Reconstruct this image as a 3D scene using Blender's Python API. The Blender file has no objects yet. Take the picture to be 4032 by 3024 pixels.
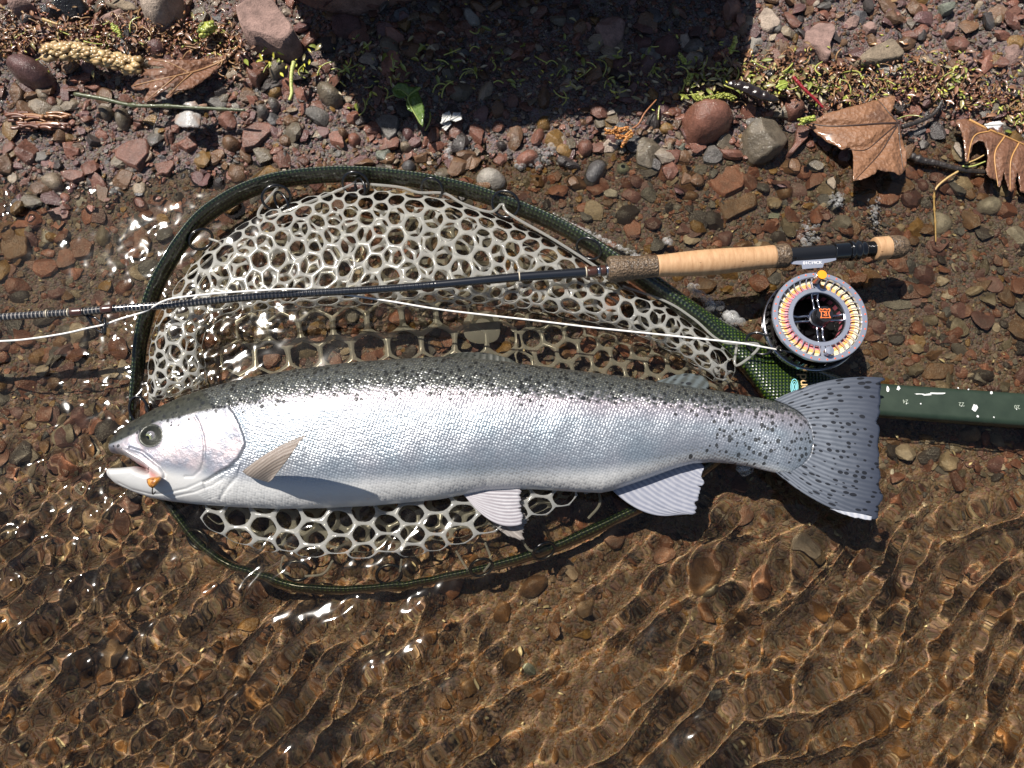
import bpy, math, random
import numpy as np
from mathutils import Vector, Matrix, noise as mn
sc = bpy.context.scene
# ---------------------------------------------------------------- camera, light, exposure (1 unit = 10 cm)
TILT = math.radians(15); D = 7.0
cam = bpy.data.cameras.new('camera'); co = bpy.data.objects.new('camera', cam); sc.collection.objects.link(co)
CAMP = np.array([0, -D*math.sin(TILT), D*math.cos(TILT)])
co.location = CAMP; co.rotation_euler = (TILT, 0, 0)
cam.sensor_width = 36; cam.lens = 27.02; cam.clip_start = .05; cam.clip_end = 500; sc.camera = co
SUN = Vector((-.35, .30, .887)).normalized()
w = bpy.data.worlds.new('World'); sc.world = w; w.use_nodes = True
nt = w.node_tree; bg = nt.nodes['Background']; sky = nt.nodes.new('ShaderNodeTexSky'); sky.sky_type = 'NISHITA'; sky.sun_disc = False
sky.sun_elevation = math.asin(SUN.z); sky.sun_rotation = math.atan2(SUN.x, SUN.y)
nt.links.new(sky.outputs[0], bg.inputs[0]); bg.inputs[1].default_value = .05
sl = bpy.data.lights.new('sun', 'SUN'); sl.energy = 5.0; sl.angle = math.radians(.53); sl.color = (1, .94, .86)
so = bpy.data.objects.new('sun', sl); sc.collection.objects.link(so); so.rotation_euler = SUN.to_track_quat('Z', 'Y').to_euler()
sl.cycles.is_caustics_light = True
sc.view_settings.view_transform = 'Standard'; sc.view_settings.look = 'None'; sc.view_settings.exposure = .5; sc.view_settings.gamma = 1
sc.cycles.max_bounces = 8; sc.cycles.transparent_max_bounces = 24; sc.cycles.sample_clamp_indirect = 4; sc.cycles.caustics_reflective = False
rng = np.random.default_rng(7); R = random.Random(5)
# ---------------------------------------------------------------- helpers
F = 3026.0
CT, ST = math.cos(TILT), math.sin(TILT)
def P(u, v, z=0.):
    """point of the plane at height z under source pixel (u,v); arrays allowed"""
    u = np.asarray(u, float); v = np.asarray(v, float); z = np.asarray(z, float)
    dx = (u-2016)/F; dy = -(v-1512)/F
    wy = dy*CT+ST; wz = dy*ST-CT
    t = (z-CAMP[2])/wz
    return np.stack(np.broadcast_arrays(CAMP[0]+t*dx, CAMP[1]+t*wy, z), -1)
K = 4032/2212.
def PV(u, v, z=0.): return P(np.asarray(u, float)*K, np.asarray(v, float)*K, z)
ZR = {'H': (0, 0, .3165), 'A': (0, 0, .6329), 'B': (1300, 0, .6329), 'C': (2632, 0, .6329), 'D': (0, 500, .5775), 'E': (3332, 525, .5516), 'F': (1500, 1850, .4973),
      'G': (2016, 2200, .9114), 'R': (3100, 1400, .4219), 'Q': (2900, 900, .3917), 'V': (0, 0, K), 'W': (400, 1400, .5425), 'X': (1500, 1300, .5425), 'Y': (2400, 1350, .5425)}
def Z(reg, pts):
    a, b, s = ZR[reg]; p = np.array(pts, float); return p*s+np.array([a, b])
def seg(me, f4, f3):
    loops = []; starts = []; n = 0
    if f4 is not None and len(f4): loops.append(f4.ravel()); starts.append(np.arange(0, f4.size, 4)); n += f4.size
    if f3 is not None and len(f3): loops.append(f3.ravel()); starts.append(n+np.arange(0, f3.size, 3)); n += f3.size
    l = np.concatenate(loops).astype(np.int32); s = np.concatenate(starts).astype(np.int32)
    me.loops.add(len(l)); me.loops.foreach_set('vertex_index', l)
    me.polygons.add(len(s)); me.polygons.foreach_set('loop_start', s)
def mesh(name, v, f4=None, f3=None, mat=None, smooth=True, **attrs):
    me = bpy.data.meshes.new(name); v = np.asarray(v, float)
    me.vertices.add(len(v)); me.vertices.foreach_set('co', v.astype(np.float32).ravel())
    seg(me, None if f4 is None else np.asarray(f4), None if f3 is None else np.asarray(f3))
    me.polygons.foreach_set('use_smooth', np.full(len(me.polygons), smooth))
    me.update(calc_edges=True)
    for k, a in attrs.items():
        a = np.asarray(a, np.float32)
        if a.ndim == 2:
            if a.shape[1] == 3: a = np.concatenate([a, np.ones((len(a), 1), np.float32)], 1)
            ca = me.color_attributes.new(k, 'FLOAT_COLOR', 'POINT'); ca.data.foreach_set('color', a.ravel())
        else:
            at = me.attributes.new(k, 'FLOAT', 'POINT'); at.data.foreach_set('value', a)
    if mat: me.materials.append(mat)
    return me
def obj(name, me, parent=None, label=None, cat=None, group=None, kind=None):
    o = bpy.data.objects.new(name, me); sc.collection.objects.link(o)
    if parent: o.parent = parent
    if label: o['label'] = label
    if cat: o['category'] = cat
    if group: o['group'] = group
    if kind: o['kind'] = kind
    o.cycles.is_caustics_receiver = True
    return o
def empty(name, loc, label, cat, group=None):
    o = bpy.data.objects.new(name, None); sc.collection.objects.link(o); o.empty_display_size = .1
    o.location = loc; o['label'] = label; o['category'] = cat
    if group: o['group'] = group
    return o
def child(name, me, root, **k):
    o = obj(name, me, root, **k); o.matrix_parent_inverse = Matrix.Translation(-root.location); return o
def sub(name, me, part, root, **k):
    return obj(name, me, part, **k)
def gridf(n, m, wrap=False, off=0):
    i = np.arange(n*m).reshape(n, m)
    if wrap: i = np.concatenate([i, i[:, :1]], 1)
    return np.stack([i[:-1, :-1], i[:-1, 1:], i[1:, 1:], i[1:, :-1]], -1).reshape(-1, 4)+off
class MB:
    def __init__(s): s.v = []; s.f4 = []; s.f3 = []; s.n = 0; s.c = []; s.at = {}
    def add(s, v, f4=None, f3=None, col=None, **at):
        v = np.asarray(v, float); s.v.append(v)
        if f4 is not None and len(f4): s.f4.append(np.asarray(f4)+s.n)
        if f3 is not None and len(f3): s.f3.append(np.asarray(f3)+s.n)
        s.n += len(v)
        if col is not None: s.c.append(np.broadcast_to(np.asarray(col, float), (len(v), 3)))
        for k, a in at.items(): s.at.setdefault(k, []).append(np.broadcast_to(np.asarray(a, float), (len(v),)))
    def mesh(s, name, mat, smooth=True):
        k = {a: np.concatenate(b) for a, b in s.at.items()}
        if s.c: k['col'] = np.concatenate(s.c)
        return mesh(name, np.concatenate(s.v), np.concatenate(s.f4) if s.f4 else None, np.concatenate(s.f3) if s.f3 else None, mat, smooth, **k)
def resamp(p, n, closed=False):
    p = np.asarray(p, float)
    if closed: p = np.vstack([p, p[:1]])
    d = np.r_[0, np.cumsum(np.linalg.norm(np.diff(p, axis=0), axis=1))]
    t = np.linspace(0, d[-1], n, endpoint=not closed)
    return np.stack([np.interp(t, d, p[:, k]) for k in range(p.shape[1])], 1)
def spline(p, n, closed=False):
    """catmull-rom resampled evenly"""
    p = np.asarray(p, float); m = len(p)
    q = np.vstack([p[-1:], p, p[:2]]) if closed else np.vstack([2*p[:1]-p[1:2], p, 2*p[-1:]-p[-2:-1]])
    out = []
    for i in range(m if closed else m-1):
        a, b, c, d = q[i], q[i+1], q[i+2], q[i+3]
        for t in np.linspace(0, 1, 12, endpoint=False):
            out.append(.5*((2*b)+(-a+c)*t+(2*a-5*b+4*c-d)*t*t+(-a+3*b-3*c+d)*t**3))
    if not closed: out.append(p[-1])
    return resamp(np.array(out), n, closed)
def tube(path, r, ns=8, up=(0, 0, 1), ry=None, closed=False, cap=True):
    """sweep an ellipse (r across, ry along up) on a path; returns v, f4, f3, s(along), a(around)"""
    p = np.asarray(path, float); n = len(p); r = np.broadcast_to(np.asarray(r, float), (n,)); ry = r if ry is None else np.broadcast_to(np.asarray(ry, float), (n,))
    if closed: t = np.roll(p, -1, 0)-np.roll(p, 1, 0)
    else: t = np.gradient(p, axis=0)
    t /= np.linalg.norm(t, axis=1)[:, None]+1e-12
    up = np.broadcast_to(np.asarray(up, float), (n, 3))
    sd = np.cross(t, up); sd /= np.linalg.norm(sd, axis=1)[:, None]+1e-9
    nn = np.cross(sd, t)
    a = np.linspace(0, 2*np.pi, ns, endpoint=False)
    v = p[:, None]+(np.cos(a)[None, :, None]*sd[:, None]*r[:, None, None])+(np.sin(a)[None, :, None]*nn[:, None]*ry[:, None, None])
    v = v.reshape(-1, 3)
    f = gridf(n, ns, True)
    i = np.arange(n*ns).reshape(n, ns)
    if closed:
        j = np.concatenate([i[-1:], i[:1]]); j = np.concatenate([j, j[:, :1]], 1)
        f = np.vstack([f, np.stack([j[:-1, :-1], j[:-1, 1:], j[1:, 1:], j[1:, :-1]], -1).reshape(-1, 4)])
    s = np.repeat(np.r_[0, np.cumsum(np.linalg.norm(np.diff(p, axis=0), axis=1))], ns); aa = np.tile(a, n)
    f3 = None
    if cap and not closed:
        v = np.vstack([v, p[:1], p[-1:]]); c0, c1 = n*ns, n*ns+1
        s = np.r_[s, s[0], s[-1]]; aa = np.r_[aa, 0, 0]
        k = np.arange(ns); k2 = (k+1) % ns
        f3 = np.vstack([np.stack([np.full(ns, c0), i[0][k2], i[0][k]], 1), np.stack([np.full(ns, c1), i[-1][k], i[-1][k2]], 1)])
    return v, f[:, ::-1], (f3[:, ::-1] if f3 is not None else None), s, aa
def lathe(p0, p1, prof, ns=40):
    """prof: list of (t 0..1 or beyond along p0-p1 in world units fraction, radius)"""
    p0 = np.array(p0, float); p1 = np.array(p1, float); prof = np.array(prof, float)
    path = p0+(p1-p0)*prof[:, :1]
    d = p1-p0; d /= np.linalg.norm(d); up = np.array([0, 0, 1.]); sd = np.cross(d, up); sd /= np.linalg.norm(sd); nn = np.cross(sd, d)
    a = np.linspace(0, 2*np.pi, ns, endpoint=False)
    v = path[:, None]+(np.cos(a)[None, :, None]*sd+np.sin(a)[None, :, None]*nn)*prof[:, 1][:, None, None]
    return v.reshape(-1, 3), gridf(len(prof), ns, True)[:, ::-1]
def disc(c, nrm, r, h, ns=32, bev=.15):
    """solid bevelled disc (button)"""
    c = np.array(c, float); nrm = np.array(nrm, float)/np.linalg.norm(nrm)
    prof = [(0, .001), (0, r), (1-bev, r), (1, r*(1-.12)), (1, .001)]
    a = np.cross(nrm, [1, 0, 0]) if abs(nrm[0]) < .9 else np.cross(nrm, [0, 1, 0]); a /= np.linalg.norm(a); b = np.cross(nrm, a)
    t = np.linspace(0, 2*np.pi, ns, endpoint=False)
    v = np.concatenate([c+nrm*h*k+(np.cos(t)[:, None]*a+np.sin(t)[:, None]*b)*q for k, q in prof])
    return v, gridf(len(prof), ns, True)
def fbm(p, s=1., o=3):
    p = np.asarray(p, float)*s
    return np.array([sum(mn.noise(Vector(q)*2**k+Vector((k*7.1, 0, 0)))/2**k for k in range(o)) for q in p])
def waves2(X, Y, seed, lam0, lam1, n, th=None, sp=3.14):
    r = np.random.default_rng(seed); Zs = 0*X
    for k in range(n):
        lam = lam0*(lam1/lam0)**r.random(); t = (th if th is not None else 0)+r.normal()*sp
        kk = 2*math.pi/lam; Zs = Zs+np.sin(kk*(X*math.cos(t)+Y*math.sin(t))+r.random()*6.28)*(lam/lam1)
    return Zs/math.sqrt(n)
def ground_z(X, Y):
    X = np.asarray(X, float); Y = np.asarray(Y, float)
    s = Y-2.45-.06*X+.10*waves2(X, Y, 3, .8, 4., 10)
    z = np.where(s > 0, s*.16, s*.15)
    z = np.where(s < -5.5, -.825+(s+5.5)*.02, z)
    return np.where(z > 1.0, 1.0+(z-1)*.2, z)+.03*waves2(X, Y, 4, .25, 1.6, 14)
# ---------------------------------------------------------------- materials
class M:
    def __init__(s, name):
        s.m = bpy.data.materials.new(name); s.m.use_nodes = True; s.t = s.m.node_tree; s.b = s.t.nodes['Principled BSDF']; s.out = s.t.nodes['Material Output']
    def n(s, typ, **k):
        x = s.t.nodes.new('ShaderNode'+typ)
        for a, b in k.items():
            if a.startswith('i_'): x.inputs[a[2:].replace('_', ' ')].default_value = b
            else: setattr(x, a, b)
        return x
    def l(s, a, b): s.t.links.new(a, b)
    def set(s, **k):
        for a, b in k.items():
            i = s.b.inputs[a.replace('_', ' ')]
            if hasattr(b, 'is_linked') or isinstance(b, bpy.types.NodeSocket): s.l(b, i)
            else: i.default_value = (*b, 1) if isinstance(b, (tuple, list)) and len(b) == 3 and len(getattr(i, 'default_value', [0]*4)) == 4 else b
        return s
    def attr(s, name, vec=False):
        a = s.n('Attribute'); a.attribute_name = name; return a.outputs['Color'] if vec else a.outputs['Fac']
    def math(s, op, a, b=0., c=0., clamp=False):
        x = s.n('Math', operation=op); x.use_clamp = clamp
        for i, q in enumerate((a, b, c)):
            if isinstance(q, bpy.types.NodeSocket): s.l(q, x.inputs[i])
            else: x.inputs[i].default_value = q
        return x.outputs[0]
    def vmath(s, op, a, b=(0, 0, 0), sc_=1.):
        x = s.n('VectorMath', operation=op)
        for i, q in enumerate((a, b)):
            if isinstance(q, bpy.types.NodeSocket): s.l(q, x.inputs[i])
            else: x.inputs[i].default_value = q
        if op == 'SCALE':
            if isinstance(sc_, bpy.types.NodeSocket): s.l(sc_, x.inputs[3])
            else: x.inputs[3].default_value = sc_
        return x.outputs['Value'] if op in ('LENGTH', 'DOT_PRODUCT') else x.outputs[0]
    def mix(s, f, a, b, blend='MIX'):
        x = s.n('Mix', data_type='RGBA', blend_type=blend)
        for i, q in ((0, f), (6, a), (7, b)):
            if isinstance(q, bpy.types.NodeSocket): s.l(q, x.inputs[i])
            else: x.inputs[i].default_value = q if i == 0 else ((*q, 1) if len(q) == 3 else q)
        return x.outputs[2]
    def ramp(s, f, stops):
        x = s.n('ValToRGB'); s.l(f, x.inputs[0]); e = x.color_ramp.elements
        while len(e) < len(stops): e.new(.5)
        for q, (p, c) in zip(e, stops):
            q.position = p; q.color = (c, c, c, 1) if isinstance(c, (int, float)) else (*c, 1)
        return x.outputs[0]
    def coord(s, k='Object'): return s.n('TexCoord').outputs[k]
    def pos(s): return s.n('NewGeometry').outputs['Position']
    def noise(s, vec, scale, det=4., rough=.55, col=False):
        x = s.n('TexNoise'); s.l(vec, x.inputs['Vector']); x.inputs['Scale'].default_value = scale; x.inputs['Detail'].default_value = det; x.inputs['Roughness'].default_value = rough
        return x.outputs['Color' if col else 'Fac']
    def vor(s, vec, scale, rnd=1., out='Distance', feat='F1'):
        x = s.n('TexVoronoi', feature=feat); s.l(vec, x.inputs['Vector']); x.inputs['Scale'].default_value = scale; x.inputs['Randomness'].default_value = rnd
        return x.outputs[out]
    def bump(s, h, strength=.5, dist=.02, normal=None):
        x = s.n('Bump'); s.l(h, x.inputs['Height']); x.inputs['Strength'].default_value = strength; x.inputs['Distance'].default_value = dist
        if normal is not None: s.l(normal, x.inputs['Normal'])
        return x.outputs[0]
def simple(name, col, rough=.5, metal=0., bumpk=None, coat=0., **k):
    m = M(name); m.set(Base_Color=col, Roughness=rough, Metallic=metal, Coat_Weight=coat, **k)
    if bumpk:
        m.set(Normal=m.bump(m.noise(m.pos(), bumpk[0]), bumpk[1], bumpk[2]))
    return m.m
def rock_mat(name, wet):
    m = M(name); c = m.attr('col', True); p = m.pos()
    n1 = m.noise(p, 9, 6, .65); n2 = m.noise(p, 60, 4, .6)
    k = m.ramp(n1, [(.3, .42), (.7, 1.0)])
    cc = m.mix(1., c, k, 'MULTIPLY')
    k2 = m.ramp(n2, [(.3, .75), (.72, 1.25)])
    cc = m.mix(.8, cc, k2, 'MULTIPLY')
    # pale mineral flecks
    fl = m.ramp(m.vor(p, 70, 1., 'Distance'), [(.05, 1.), (.13, 0.)])
    fl = m.math('MULTIPLY', fl, m.ramp(m.noise(p, 14, 2), [(.52, 0.), (.62, .5)]))
    cc = m.mix(fl, cc, (.42, .36, .30))
    h = m.math('ADD', m.math('MULTIPLY', n1, .6), m.math('MULTIPLY', n2, .35))
    nrm = m.bump(h, .75 if not wet else .5, .05)
    m.set(Base_Color=cc, Normal=nrm)
    if wet:
        rr = m.ramp(m.noise(p, 6, 3), [(.35, .22), (.65, .5)])
        m.set(Roughness=rr, Coat_Weight=.8, Coat_Roughness=.07, Coat_Normal=m.bump(m.math('ADD', n2, m.math('MULTIPLY', m.noise(p, 26, 3), .8)), .55, .035))
        m.b.inputs['Coat IOR'].default_value = 1.33
    else: m.set(Roughness=.82)
    m.b.inputs['Specular IOR Level'].default_value = .35 if wet else .4
    return m.m
ROCKW = rock_mat('wet_stone', True); ROCKD = rock_mat('dry_stone', False)
PAL = {'red': (.25, .11, .075), 'rb': (.19, .088, .062), 'pur': (.15, .078, .072), 'brn': (.17, .095, .052), 'grey': (.15, .135, .12), 'slate': (.105, .10, .10),
       'tan': (.30, .235, .165), 'ochre': (.22, .125, .04), 'green': (.21, .225, .18), 'pink': (.36, .235, .20), 'cream': (.50, .40, .32), 'dark': (.055, .045, .042),
       'white': (.62, .58, .52), 'blk': (.02, .021, .024), 'palegrey': (.34, .31, .27), 'gb': (.17, .14, .10)}
# ground: wet silt and grit
g = M('ground_silt'); p = g.pos()
ng = g.noise(p, 2.2, 5, .6); n3 = g.noise(p, 22, 6, .7); n4 = g.noise(p, 90, 4, .7)
c1 = g.mix(g.ramp(ng, [(.35, 0.), (.65, 1.)]), (.092, .043, .030), (.135, .068, .042))
sep = g.n('SeparateXYZ'); g.l(p, sep.inputs[0])
deep = g.math('ADD', g.math('MULTIPLY', sep.outputs[1], -.35), g.math('MULTIPLY', ng, 1.2))
c1 = g.mix(g.ramp(deep, [(.35, 0.), (1.0, 1.)]), c1, (.20, .088, .018))
c1 = g.mix(1., c1, g.ramp(n3, [(.3, .55), (.7, 1.35)]), 'MULTIPLY')
vc = g.vor(p, 42, 1., 'Color'); vd = g.vor(p, 42, 1., 'Distance')
hv = g.n('HueSaturation'); g.l(vc, hv.inputs['Color']); hv.inputs['Saturation'].default_value = .25; hv.inputs['Value'].default_value = .30
c1 = g.mix(.38, c1, hv.outputs[0])
fl = g.math('MULTIPLY', g.ramp(g.vor(p, 26, 1.), [(.06, 1.), (.12, 0.)]), g.ramp(g.vor(p, 26, 1., 'Color'), [(.72, 0.), (.8, 1.)]))
c1 = g.mix(fl, c1, (.45, .38, .27))
hh = g.math('ADD', g.math('MULTIPLY', n3, .8), g.math('ADD', g.math('MULTIPLY', vd, -.9), g.math('MULTIPLY', n4, .4)))
g.set(Base_Color=c1, Roughness=g.ramp(n3, [(.4, .3), (.6, .6)]), Normal=g.bump(hh, .8, .035))
GROUND = g.m
# ---------------------------------------------------------------- ground and water
def axis(lo, hi, step, far, nfar=18):
    a = np.arange(lo, hi+1e-6, step); f = np.geomspace(step*2, far, nfar)
    return np.r_[lo-f[::-1], a, hi+f]
def sheet(name, xs, ys, zf, mat):
    X, Y = np.meshgrid(xs, ys); V = np.stack([X, Y, zf(X, Y)], -1).reshape(-1, 3)
    return mesh(name, V, gridf(len(ys), len(xs)), None, mat)
def gz2(X, Y): return ground_z(X, Y)+.014*waves2(X, Y, 5, .06, .3, 30)
obj('ground', sheet('ground', axis(-6, 6, .025, 60), axis(-4.2, 5.4, .025, 60), gz2, GROUND), kind='structure')
def water_z(X, Y):
    th = math.radians(122)
    bend = .35*np.sin(X*.55+.6)+.18*waves2(X, Y, 15, 2., 6., 6); c_, s_ = np.cos(bend), np.sin(bend)
    a = waves2(X*1.0+.25*waves2(X, Y, 16, 1.6, 5., 6), Y+.25*waves2(X, Y, 17, 1.6, 5., 6), 11, .28, 1.1, 34, th, .18)*.034
    a += waves2(X+.2*waves2(X, Y, 16, 1.6, 5., 6), Y, 12, .12, .36, 44, th+.2, .42)*.0068
    b = waves2(X, Y, 13, .08, .26, 50, 0, 3.)*.0024*np.clip(.75+.9*waves2(X, Y, 18, .7, 3., 9), .15, 2.2)
    # rings spreading from the fish's snout
    r = np.hypot(X+3.9, Y+.75); a += .006*np.sin(r*2*math.pi/.34)*np.exp(-((r-1.0)/.75)**2)*(Y < 0)
    patch = np.clip(1.0+.45*waves2(X, Y, 14, 1.5, 5., 8), .55, 1.6)
    m = np.clip((.35-Y-.10*X)/1.6, 0, 1); m = m*m*(3-2*m)
    shore = .05+.95*m
    left = np.clip((-1.5-X)/2., 0, 1)*np.clip((2.7-Y)/.8, 0, 1)
    return a*patch*(shore+.22*left)+b*(.25+.30*m+1.75*left)
wm = M('clear_water'); wm.set(Base_Color=(1., .91, .66), Roughness=.06, IOR=1.333, Transmission_Weight=1.)
wo = obj('water', sheet('water', axis(-5.4, 5.4, .0145, 60), axis(-3.6, 3.3, .0145, 60, 14)[: -14], water_z, wm.m), kind='structure')
wo.cycles.is_caustics_caster = True; wo.cycles.is_caustics_receiver = False
# ---------------------------------------------------------------- stones
LM = [('the left oak leaf', 740, 300), ('the knobbly tan catkin', 340, 215), ('the greenish twig', 620, 405), ('the sandstone block', 1700, 30),
      ('the large pinkish slab', 1050, 100), ('the broken shell', 745, 470), ('the green wilted leaf', 1620, 400), ('the flat tan slab', 3470, 210),
      ('the maple leaf', 3400, 520), ('the black seed pod', 2950, 365), ('the cork grip', 2750, 1020), ('the reel', 3230, 1245), ('the round rod butt', 3540, 970),
      ('the right oak leaf', 3900, 640), ('the upper net rim', 1420, 640), ('the rod tip end', 150, 1235), ('the fish\'s snout', 400, 1800),
      ('the lower net rim', 1500, 2330), ('the tail fin tip', 3500, 2060), ('the net handle', 3800, 1600), ('the bottom left corner', 60, 2960), ('the bottom right corner', 3960, 2960),
      ('the bottom edge middle', 2016, 2980), ('the hoop shoulder', 2450, 880), ('the top right corner', 3990, 40), ('the top left corner', 30, 30),
      ('the belly fin', 1950, 2080), ('the anal fin', 2650, 2030)]
CN = {'red': 'brick-red', 'rb': 'russet', 'pur': 'purplish', 'brn': 'brown', 'grey': 'grey', 'slate': 'slate grey', 'tan': 'tan', 'ochre': 'ochre', 'green': 'grey-green',
      'pink': 'dusty pink', 'cream': 'cream', 'dark': 'dark brown', 'white': 'white', 'blk': 'black', 'palegrey': 'pale grey', 'gb': 'grey-brown'}
ORD = ['nearest', 'second nearest', 'third nearest', 'fourth nearest', 'fifth nearest', 'sixth nearest', 'seventh nearest', 'eighth nearest', 'ninth nearest', 'tenth nearest', 'farthest']
LAB = []   # (object, descriptor, u, v)
OCC = []   # (u, v, r)
def fin_labels():
    groups = {}
    for o, desc, u, v in LAB:
        best = sorted(LM, key=lambda q: (q[1]-u)**2+(q[2]-v)**2)[0]
        dx, dy = u-best[1], v-best[2]
        d = 'left of' if dx < 0 else 'right of'
        if abs(dy) > abs(dx)*2.2: d = 'above' if dy < 0 else 'below'
        elif abs(dy) > abs(dx)*.45: d = ('above ' if dy < 0 else 'below ')+d
        groups.setdefault((desc, d, best[0]), []).append((math.hypot(dx, dy), o))
    for (desc, d, n), L in groups.items():
        L.sort(key=lambda q: q[0])
        for i, (_, o) in enumerate(L):
            if len(L) == 1: o['label'] = f'{desc} {d} {n}'
            else: o['label'] = f'{ORD[min(i, 10)]} {desc} {d} {n}'
def stone_mesh(uv, H, kind, col, wet, seed, sink=.3, n=44, rings=11, zoff=0., name='stone'):
    """uv: outline in source pixels. Dome of concentric rings over the outline with facets and noise, closed below."""
    r = np.random.default_rng(seed)
    uv = np.asarray(uv, float); c0 = uv.mean(0)
    zc = float(ground_z(*P(c0[0], c0[1])[:2]))
    w3 = P(uv[:, 0], uv[:, 1], zc+H*.35)
    out = spline(w3[:, :2], n, True) if kind == 'round' else resamp(w3[:, :2], n, True)
    for _ in range(1 if kind != 'round' else 2): out = .5*out+.25*(np.roll(out, 1, 0)+np.roll(out, -1, 0))
    if np.cross(out[1]-out[0], out[2]-out[0]) < 0 and (np.sum(np.cross(out, np.roll(out, -1, 0))) < 0): out = out[::-1]
    elif np.sum(np.cross(out, np.roll(out, -1, 0))) < 0: out = out[::-1]
    c = out.mean(0); size = np.sqrt(np.abs(np.sum(np.cross(out, np.roll(out, -1, 0))))/2)
    th = np.linspace(0, 2*np.pi, n, endpoint=False)
    out = c+(out-c)*(1+.012*r.normal(size=(n, 1)))
    if kind == 'round': pp, qq = 2.1, 2.1
    elif kind == 'flat': pp, qq = 7., 2.4
    else: pp, qq = 3.6, 1.9
    t = np.linspace(0, 1, rings)**.85
    V = []
    cc = c+r.normal(size=2)*size*.06
    for s in t[::-1]:
        V.append(np.c_[cc*(1-s)+out*s if s < 1 else out, np.full(n, (1-s**pp)**(1/qq)*H)])
    V = np.array(V)   # outer ring first
    if kind != 'round':
        for k in range(5 if kind == 'ang' else 3):
            a = r.random()*6.28; sl_ = (r.random()*.75+.15 if kind == 'ang' else r.random()*.22)*H/size*1.6
            lim = H*(.55+.45*r.random())+sl_*((V[..., 0]-c[0])*math.cos(a)+(V[..., 1]-c[1])*math.sin(a))
            V[..., 2] = np.minimum(V[..., 2], np.maximum(lim, H*.04))
    fl = V.reshape(-1, 3)
    q = fl/size; amp = {'round': .03, 'ang': .05, 'flat': .03}[kind]
    nz = fbm(np.c_[q, np.zeros(len(q))][:, :3]+seed % 97, 1.7, 3)
    fl = fl.copy(); fl[:, 2] += nz*amp*size*np.clip(fl[:, 2]/H+.2, 0, 1)
    V = fl.reshape(rings, n, 3)
    low = np.array([np.c_[c+(out-c)*k, np.full(n, -d_*H)] for k, d_ in ((.72, 1.), (.97, .55), (1.03, .18))])
    V = np.concatenate([low, V]); m = len(V)
    vv = V.reshape(-1, 3); vv = np.vstack([vv, vv[-n:].mean(0, keepdims=True)])
    f4 = gridf(m, n, True); k = np.arange(n); f3 = np.stack([(m-1)*n+k, (m-1)*n+(k+1) % n, np.full(n, m*n)], 1)
    org = np.array([c[0], c[1], zc+zoff-H*sink])
    vv[:, :2] -= c
    col = np.array(PAL[col] if isinstance(col, str) else col)
    colv = np.tile(col, (len(vv), 1))
    me = mesh(name, vv, f4, f3, ROCKW if wet else ROCKD, True, col=colv)
    return me, org, c0, size
SIZES = lambda s: 'large' if s > .42 else ('mid-sized' if s > .24 else ('small' if s > .15 else 'tiny'))
KN = {'round': 'rounded', 'ang': 'angular', 'flat': 'flat'}
def stone(reg, pts, H, kind, colk, wet=True, desc=None, label=None, name='stone', **k):
    uv = Z(reg, pts); seed = int(abs(uv[0, 0]*31+uv[0, 1]*7)) % 9973
    me, org, c0, s = stone_mesh(uv, H, kind, colk, wet, seed, **k)
    o = obj(name, me, cat='stone', group='stones lying on the shore and river bed'); o.location = org
    if label: o['label'] = label
    else:
        if c0[1] > 1100: st = 'underwater '
        elif not wet: st = 'dry '
        else: st = 'wet '
        LAB.append((o, desc or f'{SIZES(s)} {KN[kind]} {CN[colk]} {st}stone'.replace('  ', ' '), c0[0], c0[1]))
    OCC.append((c0[0], c0[1], .5*max(np.ptp(uv[:, 0]), np.ptp(uv[:, 1]))))
    return o
def el(cx, cy, rx, ry): return [(cx+rx*math.cos(a), cy+ry*math.sin(a)) for a in np.linspace(0, 2*np.pi, 9)[:-1]]
stone('A', [(1475,100),(1560,35),(1690,-5),(1720,30),(1770,110),(1850,200),(1845,240),(1790,300),(1740,290),(1640,255),(1560,250),(1500,190)], .34, 'flat', 'pink', False, label='large angular dry pinkish slab beside the sandstone block', sink=0.)
stone('A', [(855,-20),(860,20),(880,80),(940,130),(1000,140),(1060,100),(1110,20),(1110,-60),(900,-60)], .34, 'round', 'cream', False, label='smooth cream egg-shaped stone at the top edge, left of the pinkish slab', sink=.1)
stone('A', [(600,80),(640,50),(760,30),(790,70),(770,110),(700,135),(640,130),(600,105)], .2, 'ang', 'pink', False)
stone('A', [(630,0),(720,-15),(840,20),(850,50),(780,50),(700,30)], .1, 'flat', 'tan', False)
stone('A', [(180,0),(200,-30),(340,-60),(510,-30),(530,30),(480,70),(380,75),(250,50)], .3, 'ang', 'blk', True, label='rough black cinder-like rock at the top edge, near the left corner', sink=.1)
stone('A', [(40,0),(60,-30),(180,-10),(170,40),(100,75),(60,60)], .22, 'round', 'pink', False)
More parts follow.
